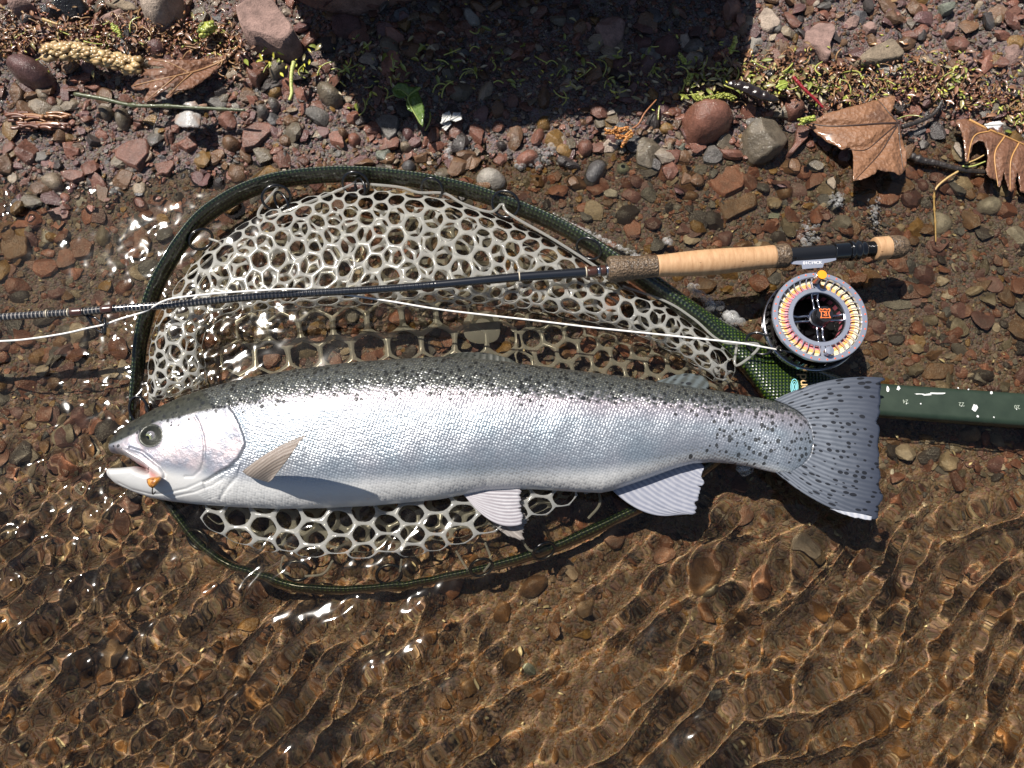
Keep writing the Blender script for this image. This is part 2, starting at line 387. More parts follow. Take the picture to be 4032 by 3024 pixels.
AS = [([(120,110),(150,90),(200,88),(205,110),(170,150),(130,150)], .12, 'round', 'slate'), ([(165,195),(230,170),(330,165),(330,200),(260,240),(190,225)], .14, 'flat', 'pur'),
 ([(495,130),(540,105),(610,110),(640,160),(590,210),(530,210)], .16, 'ang', 'rb'), ([(720,140),(800,125),(860,165),(840,200),(800,220),(760,190)], .12, 'ang', 'slate'),
 ([(5,370),(60,325),(150,318),(240,360),(290,430),(280,480),(210,510),(100,480),(40,430)], .3, 'round', 'pur'), ([(885,270),(950,235),(1010,240),(1035,290),(1000,340),(930,330)], .18, 'round', 'pur'),
 ([(1065,310),(1120,240),(1160,235),(1200,270),(1190,340),(1130,370),(1080,350)], .2, 'ang', 'rb'), ([(1200,60),(1260,30),(1290,70),(1250,150),(1215,180),(1195,160)], .12, 'flat', 'gb'),
 ([(1490,295),(1560,295),(1550,350),(1510,410),(1490,370)], .1, 'ang', 'pur'), ([(1520,430),(1570,370),(1640,360),(1650,420),(1600,520),(1550,500)], .16, 'ang', 'rb'),
 ([(1660,410),(1690,365),(1760,365),(1790,420),(1740,460),(1680,475)], .16, 'round', 'gb'), ([(1955,510),(2010,490),(2070,510),(2120,560),(2130,610),(2070,650),(1980,600)], .22, 'round', 'gb'),
 ([(1590,650),(1640,640),(1670,680),(1650,720),(1600,715)], .12, 'round', 'grey'), ([(1655,620),(1690,595),(1730,620),(1730,665),(1690,680)], .12, 'round', 'grey'),
 ([(1930,620),(1990,610),(2020,670),(1990,730),(1930,690)], .12, 'ang', 'rb'), ([(1750,700),(1790,685),(1870,690),(1860,740),(1790,785),(1755,750)], .15, 'ang', 'brn'),
 ([(1505,800),(1600,740),(1700,750),(1690,800),(1590,900),(1500,930),(1500,850)], .14, 'flat', 'rb'), ([(1075,830),(1130,795),(1200,830),(1225,890),(1150,930),(1070,880)], .14, 'ang', 'red'),
 ([(1370,860),(1410,830),(1470,850),(1490,900),(1420,935),(1375,900)], .14, 'round', 'brn'), ([(705,915),(790,870),(920,850),(930,950),(850,1045),(700,975)], .16, 'flat', 'rb'),
 ([(70,830),(110,810),(200,815),(215,900),(190,980),(140,1005),(75,960)], .24, 'ang', 'rb'), ([(-40,940),(50,940),(60,1010),(40,1060),(-40,1060)], .2, 'ang', 'brn'),
 ([(600,650),(680,655),(700,690),(650,740),(610,700)], .13, 'round', 'gb'), ([(705,690),(730,665),(790,670),(800,760),(750,790),(710,760)], .16, 'round', 'gb'),
 ([(820,720),(880,730),(880,780),(820,785)], .1, 'ang', 'rb'), ([(505,820),(570,810),(620,840),(610,880),(540,900)], .16, 'ang', 'dark'),
 ([(35,490),(80,490),(150,560),(130,600),(70,640),(40,560)], .18, 'ang', 'brn'), ([(90,630),(140,610),(190,650),(200,700),(120,710),(90,680)], .18, 'ang', 'brn'),
 ([(370,560),(390,515),(425,515),(430,630),(375,620)], .1, 'flat', 'pur'), ([(1315,540),(1370,510),(1430,570),(1400,595),(1330,590)], .14, 'ang', 'dark'),
 ([(1520,590),(1590,580),(1610,620),(1560,660)], .12, 'ang', 'red'), ([(1820,545),(1880,530),(1920,590),(1900,640),(1840,620)], .12, 'ang', 'red'),
 ([(205,945),(270,930),(300,960),(280,990),(210,1000)], .12, 'flat', 'grey'), ([(240,1100),(300,1060),(360,1070),(385,1150),(330,1175),(250,1140)], .14, 'round', 'tan'),
 ([(370,1070),(440,1055),(520,1065),(520,1100),(450,1130),(390,1110)], .12, 'flat', 'rb'), ([(1540,1040),(1600,990),(1680,1010),(1740,1060),(1700,1110),(1600,1130),(1540,1100)], .2, 'ang', 'ochre'),
 ([(380,880),(440,865),(490,900),(480,950),(390,970)], .14, 'ang', 'red'), ([(595,1150),(640,1130),(670,1170),(650,1260),(600,1240)], .14, 'flat', 'brn'),
 ([(670,1050),(740,1030),(830,1060),(800,1120),(760,1190),(690,1180)], .16, 'ang', 'brn'), ([(950,1010),(1080,990),(1090,1020),(1050,1090),(980,1080)], .1, 'flat', 'rb'),
 ([(280,1310),(370,1280),(435,1310),(420,1360),(320,1365)], .12, 'flat', 'rb'), ([(600,1450),(640,1400),(690,1440),(680,1520),(630,1540),(595,1500)], .12, 'round', 'gb'),
 ([(840,1440),(900,1400),(950,1440),(900,1540),(830,1560)], .12, 'flat', 'rb'), ([(10,1480),(100,1440),(190,1480),(190,1600),(60,1640),(10,1580)], .16, 'flat', 'brn'),
 ([(1190,345+1040),(1220,1370),(1270,1440),(1230,1480),(1180,1450)], .12, 'ang', 'dark'), ([(430,1500),(520,1470),(590,1520),(570,1600),(470,1620)], .1, 'flat', 'rb')]
for p_, H, k_, c_ in AS: stone('A', p_, H, k_, c_)
BS = [([(1330,870),(1340,830),(1410,785),(1480,830),(1460,890),(1400,910),(1350,900)], .16, 'ang', 'ochre'), ([(1150,980),(1200,930),(1270,920),(1305,960),(1280,1000),(1190,1030)], .13, 'round', 'red'),
 ([(1685,890),(1740,840),(1800,870),(1815,950),(1790,980),(1700,940)], .15, 'ang', 'cream'), ([(1540,880),(1600,850),(1640,890),(1620,950),(1560,960)], .13, 'round', 'rb'),
 ([(1905,880),(1940,790),(1980,800),(2050,880),(2090,960),(2070,1010),(1980,1045),(1910,1010)], .2, 'ang', 'gb'), ([(1575,1080),(1620,990),(1690,975),(1730,1000),(1720,1060),(1680,1120),(1630,1160),(1580,1130)], .17, 'round', 'slate'),
 ([(895,1090),(950,1030),(1040,1040),(1100,1100),(1090,1160),(1020,1180),(920,1160)], .2, 'round', 'palegrey'), ([(275,930),(310,895),(370,905),(385,980),(340,1000),(280,980)], .13, 'ang', 'green'),
 ([(425,885),(480,870),(510,910),(480,940),(430,925)], .12, 'round', 'tan'), ([(505,940),(560,910),(610,940),(600,1000),(530,1005)], .14, 'ang', 'brn'),
 ([(440,1010),(500,985),(535,1030),(500,1075),(445,1060)], .13, 'round', 'slate'), ([(1345,1090),(1420,1060),(1445,1100),(1420,1135),(1350,1115)], .07, 'flat', 'rb'),
 ([(1780,1030),(1830,1010),(1870,1050),(1840,1085),(1790,1075)], .1, 'round', 'green'), ([(1525,1290),(1560,1255),(1670,1265),(1680,1300),(1600,1330),(1535,1320)], .1, 'ang', 'red'),
 ([(1690,1200),(1740,1175),(1795,1200),(1790,1240),(1710,1235)], .1, 'flat', 'palegrey'), ([(1815,1420),(1880,1370),(1935,1400),(1930,1470),(1850,1490)], .08, 'flat', 'red'),
 ([(2085,1110),(2120,1070),(2170,1110),(2150,1150),(2100,1170)], .12, 'ang', 'tan'), ([(600,880),(680,860),(720,880),(690,930),(620,940)], .12, 'ang', 'red'),
 ([(890,900),(940,870),(970,910),(930,950)], .12, 'ang', 'red'), ([(1030,880),(1080,870),(1100,910),(1060,930)], .08, 'round', 'dark'),
 ([(275,740),(330,700),(430,720),(415,830),(360,870),(320,810)], .1, 'flat', 'grey'), ([(1645,140),(1700,80),(1780,60),(1850,120),(1830,200),(1780,270),(1700,230)], .18, 'ang', 'pink'),
 ([(1880,200),(1940,185),(2010,215),(2000,280),(1920,290)], .12, 'ang', 'pur'), ([(2015,250),(2080,205),(2160,220),(2175,290),(2110,330),(2030,300)], .14, 'round', 'pur'),
 ([(1755,340),(1840,310),(1895,340),(1880,430),(1820,450),(1760,400)], .15, 'ang', 'pur'), ([(1000,670),(1030,620),(1080,640),(1090,690),(1020,710)], .14, 'flat', 'brn'),
 ([(0,80),(100,75),(190,110),(190,150),(60,190),(0,160)], .16, 'flat', 'pur'), ([(710,530),(760,500),(820,540),(790,580),(720,575)], .1, 'flat', 'rb'), ([(320,430),(410,430),(410,500),(340,520)], .1, 'ang', 'rb'),
 ([(100,690),(150,680),(190,720),(150,760),(90,750)], .13, 'ang', 'red'), ([(40,800),(90,790),(110,830),(70,860)], .12, 'round', 'brn'), ([(110,830),(160,815),(190,860),(150,900),(110,880)], .1, 'round', 'red'),
 ([(440,800),(500,790),(520,840),(470,870)], .1, 'round', 'pur')]
for p_, H, k_, c_ in BS: stone('B', p_, H, k_, c_, wet=p_[0][1] > 350)
stone('C', [(95,740),(110,660),(180,620),(300,615),(390,640),(425,700),(400,770),(330,830),(210,860),(130,830)], .36, 'round', 'red', True, label='large smooth red oblong cobble half in the block\'s shadow', sink=.2)
stone('C', [(470,790),(530,740),(680,730),(780,740),(800,790),(760,860),(720,920),(640,960),(550,980),(490,920),(480,850)], .42, 'ang', 'gb', True, label='large glistening brown cobble between the red cobble and the maple leaf', sink=.15)
stone('C', [(840,200),(930,140),(1035,150),(1040,200),(1000,290),(1015,330),(995,375),(960,350),(940,310),(860,290)], .1, 'flat', 'pink', False, label='flat dusty pink slab with dark spots, upper right', sink=0.)
stone('C', [(1170,370),(1240,320),(1390,250),(1430,300),(1475,340),(1440,370),(1290,400),(1180,395)], .16, 'flat', 'tan', False, label='flat pale tan slab with two dark wet spots above the maple leaf', sink=-.1)
CS = [([(730,965),(780,900),(800,780),(840,770),(885,800),(870,860),(800,930),(760,975)], .16, 'flat', 'rb', 1), ([(710,660),(720,610),(780,585),(850,620),(860,680),(790,725),(730,700)], .18, 'round', 'rb', 1),
 ([(445,660),(520,620),(560,680),(540,720),(480,710)], .12, 'ang', 'red', 1), ([(565,80),(600,30),(640,50),(705,110),(700,150),(640,170),(590,150)], .13, 'ang', 'cream', 0),
 ([(460,230),(540,190),(600,210),(610,270),(540,315),(480,300)], .16, 'ang', 'palegrey', 0), ([(805,390),(880,340),(955,320),(960,380),(890,475),(840,460)], .16, 'ang', 'grey', 0),
 ([(1290,415),(1380,395),(1465,405),(1465,460),(1380,470),(1310,450)], .1, 'flat', 'palegrey', 1), ([(1095,110),(1160,90),(1200,100),(1190,150),(1120,155)], .12, 'ang', 'pink', 0),
 ([(1215,140),(1270,110),(1325,140),(1300,180),(1250,195)], .12, 'ang', 'pink', 0), ([(1020,430),(1050,340),(1110,335),(1115,400),(1080,455)], .1, 'ang', 'rb', 0),
 ([(1255,240),(1300,200),(1340,225),(1350,265),(1270,275)], .12, 'ang', 'pink', 0), ([(1450,190),(1500,165),(1570,195),(1560,240),(1480,225)], .12, 'ang', 'rb', 1),
 ([(1715,200),(1740,140),(1785,140),(1785,180),(1750,215)], .1, 'flat', 'pink', 0), ([(1705,0),(1800,10),(1790,40),(1730,60)], .12, 'ang', 'green', 0),
 ([(1810,250),(1880,255),(1960,300),(1950,350),(1880,400),(1820,340)], .14, 'ang', 'pink', 0), ([(2095,280),(2212,240),(2260,380),(2120,390)], .16, 'ang', 'pink', 0),
 ([(1440,660),(1560,640),(1590,690),(1560,720),(1480,740),(1440,700)], .08, 'flat', 'red', 1), ([(1510,820),(1600,780),(1610,810),(1550,845)], .08, 'flat', 'slate', 1),
 ([(1540,890),(1600,850),(1650,870),(1620,920),(1560,920)], .1, 'ang', 'grey', 1), ([(1775,600),(1840,575),(1890,640),(1830,670)], .1, 'ang', 'rb', 1),
 ([(245,1100),(330,1010),(440,1015),(480,1090),(470,1170),(340,1230),(260,1160)], .09, 'flat', 'red', 1), ([(300,1260),(430,1240),(490,1200),(555,1210),(555,1290),(440,1340),(350,1390),(310,1310)], .14, 'flat', 'brn', 1),
 ([(915,1230),(990,1150),(1050,1150),(1095,1230),(1080,1300),(1030,1315),(960,1270)], .16, 'ang', 'slate', 1), ([(1170,1210),(1250,1205),(1450,1215),(1440,1250),(1380,1290),(1200,1260)], .1, 'flat', 'red', 1),
 ([(670,1175),(740,1145),(780,1180),(760,1240),(690,1235)], .13, 'round', 'brn', 1), ([(920,850),(960,850),(1025,915),(990,935),(930,900)], .06, 'flat', 'pur', 1),
 ([(1070,960),(1120,940),(1145,975),(1100,1005)], .09, 'round', 'gb', 1), ([(1440,1370),(1500,1325),(1590,1330),(1625,1400),(1560,1510),(1480,1440)], .14, 'ang', 'ochre', 1),
 ([(1620,1330),(1680,1320),(1760,1370),(1760,1430),(1690,1475),(1640,1450)], .14, 'round', 'palegrey', 1), ([(1920,1260),(1990,1220),(2060,1230),(2085,1290),(2030,1340),(1930,1320)], .16, 'round', 'palegrey', 1),
 ([(2070,1450),(2120,1410),(2212,1400),(2250,1500),(2160,1550),(2090,1510)], .14, 'ang', 'palegrey', 1), ([(1860,1130),(1920,1105),(1985,1115),(1960,1175),(1880,1160)], .14, 'ang', 'red', 1),
 ([(140,1050),(190,1010),(250,1030),(240,1075),(170,1080)], .08, 'ang', 'grey', 1), ([(490,1060),(550,1020),(585,1050),(570,1105),(510,1110)], .14, 'ang', 'red', 1),
 ([(600,1340),(640,1300),(690,1340),(680,1375),(610,1370)], .07, 'flat', 'green', 1), ([(80,1200),(140,1185),(195,1210),(170,1250),(95,1250)], .1, 'round', 'brn', 1),
 ([(1545,1130),(1590,1120),(1620,1170),(1590,1200),(1550,1180)], .09, 'round', 'pur', 1), ([(55,900),(95,880),(120,910),(85,935)], .1, 'ang', 'green', 1),
 ([(0,1070),(50,1080),(70,1120),(0,1165)], .1, 'ang', 'tan', 1), ([(300,170),(340,135),(370,165),(360,210),(310,200)], .1, 'ang', 'red', 0),
 ([(70,200),(150,180),(160,210),(120,270),(80,260)], .1, 'ang', 'cream', 0), ([(1410,1100),(1500,1110),(1540,1160),(1500,1210),(1400,1200)], .12, 'flat', 'brn', 1)]
for p_, H, k_, c_, w_ in CS: stone('C', p_, H, k_, c_, bool(w_))
stone('R', [(865,60),(930,0),(1000,20),(960,110),(910,160)], .12, 'ang', 'gb'); stone('R', [(1195,200),(1270,90),(1510,110),(1500,200),(1400,255),(1230,250)], .1, 'flat', 'brn')
stone('R', [(1180,-20),(1430,-30),(1380,50),(1300,80)], .14, 'ang', 'brn'); stone('Q', [(1420,740),(1500,710),(1650,710),(1780,750),(1780,830),(1560,850),(1440,810)], .1, 'flat', 'grey')
stone('Q', [(1480,590),(1560,545),(1690,550),(1640,610),(1520,615)], .1, 'round', 'rb')
stone('F', [(1080,960),(1130,870),(1210,825),(1310,840),(1330,900),(1260,980),(1180,1020),(1100,1000)], .22, 'round', 'brn', label='large smooth brown cobble underwater below the net rim')
stone('G', [(750,100),(800,20),(880,30),(900,80),(830,160),(780,170)], .16, 'round', 'brn'); stone('G', [(810,130),(870,100),(890,150),(820,175)], .12, 'round', 'gb')
stone('G', [(250,330),(350,265),(355,320),(300,340)], .12, 'ang', 'ochre'); stone('G', [(835,570),(890,560),(900,600),(850,615)], .1, 'ang', 'palegrey')
stone('G', [(35,430),(90,440),(100,480),(50,490)], .1, 'ang', 'green')
stone('R', el(920, 1100, 20, 36), .05, 'flat', 'white', label='white shell-like chip right of the torn tail edge')
stone('D', [(615,590),(650,555),(678,548),(665,585),(640,607)], .04, 'flat', 'white', label='white shell sliver underwater left of the upper net rim')
# further stones, placed one by one at random in the free places
def rand_outline(u, v, r, rg, asp=None):
    n = rg.integers(5, 8); a = np.sort((np.arange(n)+rg.random(n)*.7)/n*2*np.pi); asp = asp or .6+.4*rg.random(); ph = rg.random()*3.14
    x = r*np.cos(a); y = r*asp*np.sin(a)
    return np.c_[u+x*math.cos(ph)-y*math.sin(ph), v+x*math.sin(ph)+y*math.cos(ph)]
rg = np.random.default_rng(21); nst = len(OCC)
CK = ['red', 'rb', 'rb', 'pur', 'pur', 'brn', 'brn', 'gb', 'grey', 'ochre', 'slate', 'tan', 'dark', 'palegrey']
zones = [((1700, 3100, 760, 1000), 14, 22, 38), ((2250, 4032, 880, 1500), 34, 24, 48), ((3250, 4100, 0, 620), 24, 18, 34), ((2750, 3400, 0, 330), 12, 16, 30), ((0, 1500, 330, 1000), 30, 20, 40),
         ((0, 640, 640, 1180), 26, 26, 60), ((1400, 2900, 40, 520), 18, 24, 46), ((1500, 2500, 530, 760), 12, 20, 32), ((0, 4100, 2300, 3060), 42, 20, 42), ((3000, 4100, 1700, 2400), 14, 22, 42), ((0, 500, 1250, 2200), 12, 24, 48), ((700, 2300, 1180, 1450), 16, 22, 40)]
for (a0, a1, b0, b1), cnt, r0, r1 in zones:
    tries = 0; k = 0
    while k < cnt and tries < 900 and len(OCC) < 296:
        tries += 1
        u, v = rg.uniform(a0, a1), rg.uniform(b0, b1); r_ = r0+(r1-r0)*rg.random()**1.8
        if any((u-a)**2+(v-b)**2 < (r_*.8+c*.85)**2 for a, b, c in OCC): continue
        if 450 < u < 3450 and abs(v-1720) < 240: continue
        k += 1; ck = CK[rg.integers(len(CK))]; under = v > 1900
        if under: ck = ['brn', 'rb', 'ochre', 'gb', 'brn', 'red', 'tan'][rg.integers(7)]
        dry = v < 330 and rg.random() < .5
        stone('V', rand_outline(u, v, r_, rg)/K, r_*.0023*(.55+.5*rg.random())*(.7 if under else 1), ['ang' if under else 'round', 'ang', 'ang', 'flat'][rg.integers(4)], ck, not dry, n=28, rings=7, sink=.35)
# gravel too fine and too many to count
def ico(sub_):
    import bmesh
    b = bmesh.new(); bmesh.ops.create_icosphere(b, subdivisions=sub_, radius=1.); v = np.array([q.co[:] for q in b.verts]); f = np.array([[x.index for x in q.verts] for q in b.faces]); b.free(); return v, f
def protos(sub_, n, seed, ang=.95):
    r = np.random.default_rng(seed); out = []
    for _ in range(n):
        v, f = ico(sub_); v = v.copy()
        for k in range(9):
            d = r.normal(size=3); d /= np.linalg.norm(d); c = .42+.35*r.random(); q = v@d; v -= np.outer(np.maximum(q-c, 0)*ang, d)
        v *= np.array([1, .6+.4*r.random(), .30+.35*r.random()])/.8; out.append(v)
    return out, f
PA = np.array([PAL[k] for k in ['red', 'red', 'red', 'rb', 'rb', 'rb', 'rb', 'rb', 'pur', 'pur', 'pur', 'pur', 'brn', 'brn', 'brn', 'brn', 'gb', 'gb', 'grey', 'slate', 'ochre', 'dark', 'dark', 'tan']])
PW = np.array([.40, .33, .26])
def scatter(name, N, r0, r1, pw, pro, f, seed, band=None, pale=.03, mat=ROCKW, dens=None, emb=.25, kind='stuff'):
    r = np.random.default_rng(seed); V = []; Fq = []; C = []; off = 0
    u = r.uniform(-700, 4700, N); v = r.uniform(-500, 3500, N) if band is None else r.uniform(*band, N)
    if dens is not None: k = r.random(N) < dens(u, v); u, v = u[k], v[k]
    oc = np.array(OCC); big = np.ones(len(u), bool)
    for a, b, c in oc: big &= ((u-a)**2+(v-b)**2 > (c*.72)**2)
    u, v = u[big], v[big]; n = len(u)
    p = P(u, v, 0.); p[:, 2] = gz2(p[:, 0], p[:, 1]); p2 = P(u, v, p[:, 2]); p2[:, 2] = gz2(p2[:, 0], p2[:, 1])
    s = r0*(r1/r0)**(r.random(n)**pw); ph = r.random(n)*6.283; ci = r.integers(0, len(PA), n); pi_ = r.integers(0, len(pro), n); tl = r.normal(size=(n, 2))*.25
    pv = np.array(pro)[pi_]*s[:, None, None]
    c, sn = np.cos(ph)[:, None], np.sin(ph)[:, None]
    x = pv[..., 0]*c-pv[..., 1]*sn; y = pv[..., 0]*sn+pv[..., 1]*c; z = pv[..., 2]+x*tl[:, :1]+y*tl[:, 1:]
    W = np.stack([x, y, z], -1)+p2[:, None]; W[..., 2] += (s*emb)[:, None]
    col = PA[ci]*(.75+.5*r.random((n, 1))); pl = r.random(n) < pale; col[pl] = PW*(.6+.5*r.random((pl.sum(), 1)))
    # silt film dulls what lies deep
    dd = np.clip((1900-v)/-700, 0, 1)[:, None]*.72; col = col*(1-dd)+np.array([.21, .095, .022])*dd*(.8+.4*r.random((n, 1))); 
    m = pv.shape[1]; Fa = (f[None]+np.arange(n)[:, None, None]*m).reshape(-1, 3)
    me = mesh(name, W.reshape(-1, 3), None, Fa, mat, True, col=np.repeat(col, m, 0)); me.set_sharp_from_angle(angle=.42)
    return obj(name, me, kind=kind, label=None)
def dn(u, v):
    d = np.where(v < 520, 1., np.where(v < 1500, .9, .8))
    blob = waves2(u/900., v/900., 77, .5, 2., 8); return np.clip(d*(1+.45*blob), 0, 1)
pA, fA = protos(2, 10, 1); pB, fB = protos(1, 12, 2)
fines = scatter('pebbles', 14000, .030, .12, 2.0, pA, fA, 31, dens=lambda u, v: dn(u, v)*np.where(v > 1900, .20, 1.), emb=.12)
fines2 = scatter('grit', 60000, .010, .036, 1.4, pB, fB, 32, dens=dn, pale=.06)
extra = scatter('coarse_gravel', 12000, .012, .04, 1.2, pB, fB, 33, band=(-300, 900), pale=.05)
for o in (fines, fines2, extra): o['label'] = {'pebbles': 'small mixed pebbles scattered over the shore and river bed', 'grit': 'fine red brown grit between the stones', 'coarse_gravel': 'coarse gravel of the dry upper shore'}[o.name]
# the sandstone block that throws the big shadow
def block():
    r = np.random.default_rng(3)
    bl_, br_ = PV(640, 36, .25), PV(1290, 9, .25); br_ = bl_+(br_-bl_)*1.55; fb = [(bl_[0], bl_[1], .16), (br_[0], br_[1]+.05, .22)]; ft = [(-3.2, 4.0, 4.7), (.50, 4.42, 4.7)]
    nu, nv = 60, 44; a = np.linspace(0, 1, nu); b = np.linspace(0, 1, nv)
    A, B = np.meshgrid(a, b); q = lambda i: ((fb[0][i]*(1-A)+fb[1][i]*A)*(1-B)+(ft[0][i]*(1-A)+ft[1][i]*A)*B)
    front = np.stack([q(0), q(1), q(2)], -1); ed = np.minimum(np.minimum(A, 1-A)*8, np.minimum(B, 1-B)*8).clip(0, 1)
    fr = front.reshape(-1, 3); nz = fbm(fr*np.array([1.2, 1, 5]), .8, 4).reshape(nv, nu)
    front[..., 1] += .12*(1-ed)**2-.16*nz*1.; back = front.copy(); back[..., 1] = front[..., 1].mean()+1.6; back[..., 2] *= .97
    vv = np.vstack([front.reshape(-1, 3), back.reshape(-1, 3)]); n = nu*nv; i = np.arange(n).reshape(nv, nu)
    rim = np.r_[i[0, :], i[1:, -1], i[-1, -2::-1], i[-2:0:-1, 0]]; r2 = np.roll(rim, -1)
    f = np.vstack([gridf(nv, nu), gridf(nv, nu)[:, ::-1]+n, np.stack([rim, r2, r2+n, rim+n], 1)[:, ::-1]])
    c = np.array([.34, .19, .14]); return mesh('sandstone_block', vv, f, None, ROCKD, True, col=np.tile(c, (len(vv), 1)))
obj('sandstone_block', block(), label='big leaning reddish sandstone block standing at the top edge and shading the gravel', cat='rock')
# ---------------------------------------------------------------- landing net
def I(x, tab): t = np.array(tab, float); return np.interp(x, t[:, 0], t[:, 1])
def weave_mat(name, base, hi, su, sa):
    m = M(name); s = m.attr('s'); a = m.attr('a')
    cx = m.n('CombineXYZ'); m.l(m.math('MULTIPLY', s, su), cx.inputs[0]); m.l(m.math('MULTIPLY', a, sa), cx.inputs[1])
    # two crossing yarn directions
    x = m.math('MULTIPLY', s, su); y = m.math('MULTIPLY', a, sa)
    w1 = m.math('SINE', m.math('ADD', x, y)); w2 = m.math('SINE', m.math('SUBTRACT', x, y))
    k = m.math('MULTIPLY', w1, w2)
    f = m.ramp(k, [(.5, 0.), (.62, 1.)])
    f = m.math('MULTIPLY', f, m.ramp(m.noise(m.pos(), 5, 3), [(.3, .45), (.65, 1.)]))
    m.set(Base_Color=m.mix(f, base, hi), Roughness=.32, Coat_Weight=1., Coat_Roughness=.05, Normal=m.bump(k, .5, .006))
    return m.m
WEAVE = weave_mat('woven_fibre', (.005, .011, .005), (.075, .11, .035), 80., 6.)
YOKE = None
net = empty('landing_net', P(3000, 1650, .1), 'landing net with dark green woven hoop and clear rubber bag under the fish', 'landing net')
rimv = [(1680,868),(1640,818),(1592,762),(1540,712),(1480,664),(1420,622),(1360,582),(1310,545),(1250,507),(1180,470),(1100,437),(1020,410),(940,391),(860,379),(780,372),(700,373),(610,383),(540,403),(480,433),(430,470),(388,520),(356,570),(331,620),(312,680),(300,740),(295,800),(290,860),(290,900),(294,960),(306,1010),(330,1055),(375,1100),(405,1140),(440,1180),(500,1222),(580,1250),(660,1268),(740,1273),(820,1269),(900,1259),(1000,1240),(1100,1214),(1200,1180),(1300,1135),(1385,1095),(1460,1052),(1530,1005),(1600,950),(1660,895)]
rimv = np.array(rimv, float)
def rim_z(v): return np.interp(v, [370, 600, 800, 1000, 1270], [.27, .24, .02, -.14, -.20])
rimz = rim_z(rimv[:, 1]); rimz = np.where((rimv[:, 0] > 1300) & (rimv[:, 1] < 1080), np.interp(rimv[:, 1], [545, 640, 800, 1050], [.24, .20, .0, -.16]), rimz); pass
rimp = spline(PV(rimv[:, 0], rimv[:, 1], rimz), 420)
v, f, f3, s, a = tube(rimp-np.array([0, 0, .04]), np.interp(np.arange(420)/420, [0, .12, .25, .8, .9, 1], [.070, .050, .036, .040, .052, .070]), 20, (0, .12, 1), .12, cap=True)
child('hoop', mesh('hoop', v, f, f3, WEAVE, True, s=s, a=a), net)
# yoke paddle: the woven plate between hoop and handle, built as a thick lofted plate
outer = spline([(1418,596),(1480,640),(1540,680),(1600,714),(1660,745),(1720,771),(1780,797),(1835,815),(1875,822)], 60)
inner = spline([(1400,616),(1462,664),(1520,716),(1570,765),(1615,815),(1648,862),(1690,905),(1760,925),(1875,908)], 60)
yz = np.interp(np.linspace(0, 1, 60), [0, .35, .7, 1], [.20, .06, -.02, -.02])
def plate(outr, innr, z, th, mat, name, nn=14, crown=.03):
    V = []; Sx = []; Ax = []
    for k, t in enumerate(np.r_[np.linspace(0, 1, nn), np.linspace(1, 0, nn)]):
        top = k < nn; q = outr*(1-t)+innr*t; e = 1-abs(2*t-1)**6
        zz = z+(crown*4*t*(1-t) if top else 0)+(th*.5*e if top else -th*.5*e)
        V.append(PV(q[:, 0], q[:, 1], z)*[1, 1, 0]+np.c_[np.zeros((len(q), 2)), zz]); Sx.append(q[:, 0]/225.); Ax.append(q[:, 1]/225.)
    V = np.array(V).transpose(1, 0, 2); n_, m_ = V.shape[:2]
    vv = V.reshape(-1, 3); ff = gridf(n_, m_, True)
    vv = np.vstack([vv, V[0].mean(0)[None], V[-1].mean(0)[None]]); k = np.arange(m_); k2 = (k+1) % m_
    c3 = np.vstack([np.stack([np.full(m_, n_*m_), k, k2], 1), np.stack([np.full(m_, n_*m_+1), (n_-1)*m_+k2, (n_-1)*m_+k], 1)])
    sx = np.r_[np.array(Sx).T.ravel(), 0, 0]; ax_ = np.r_[np.array(Ax).T.ravel(), 0, 0]
    return mesh(name, vv, ff[:, ::-1], c3[:, ::-1], mat, True, s=sx, a=ax_)
def yoke_mat():
    m = M('woven_yoke'); s = m.attr('s'); a = m.attr('a')
    x = m.math('MULTIPLY', s, 95.); y = m.math('MULTIPLY', a, 105.)
    k = m.math('MULTIPLY', m.math('SINE', m.math('ADD', x, y)), m.math('SINE', m.math('SUBTRACT', x, y)))
    f = m.math('MULTIPLY', m.ramp(k, [(.42, 0.), (.6, 1.)]), m.ramp(m.noise(m.pos(), 5, 4), [(.3, .35), (.62, 1.)]))
    c = m.mix(f, (.006, .016, .004), (.085, .135, .012))
    m.set(Base_Color=c, Roughness=.3, Coat_Weight=1., Coat_Roughness=.06, Normal=m.bump(k, .5, .006)); return m.m
child('yoke', plate(outer, inner, yz, .12, yoke_mat(), 'yoke'), net)
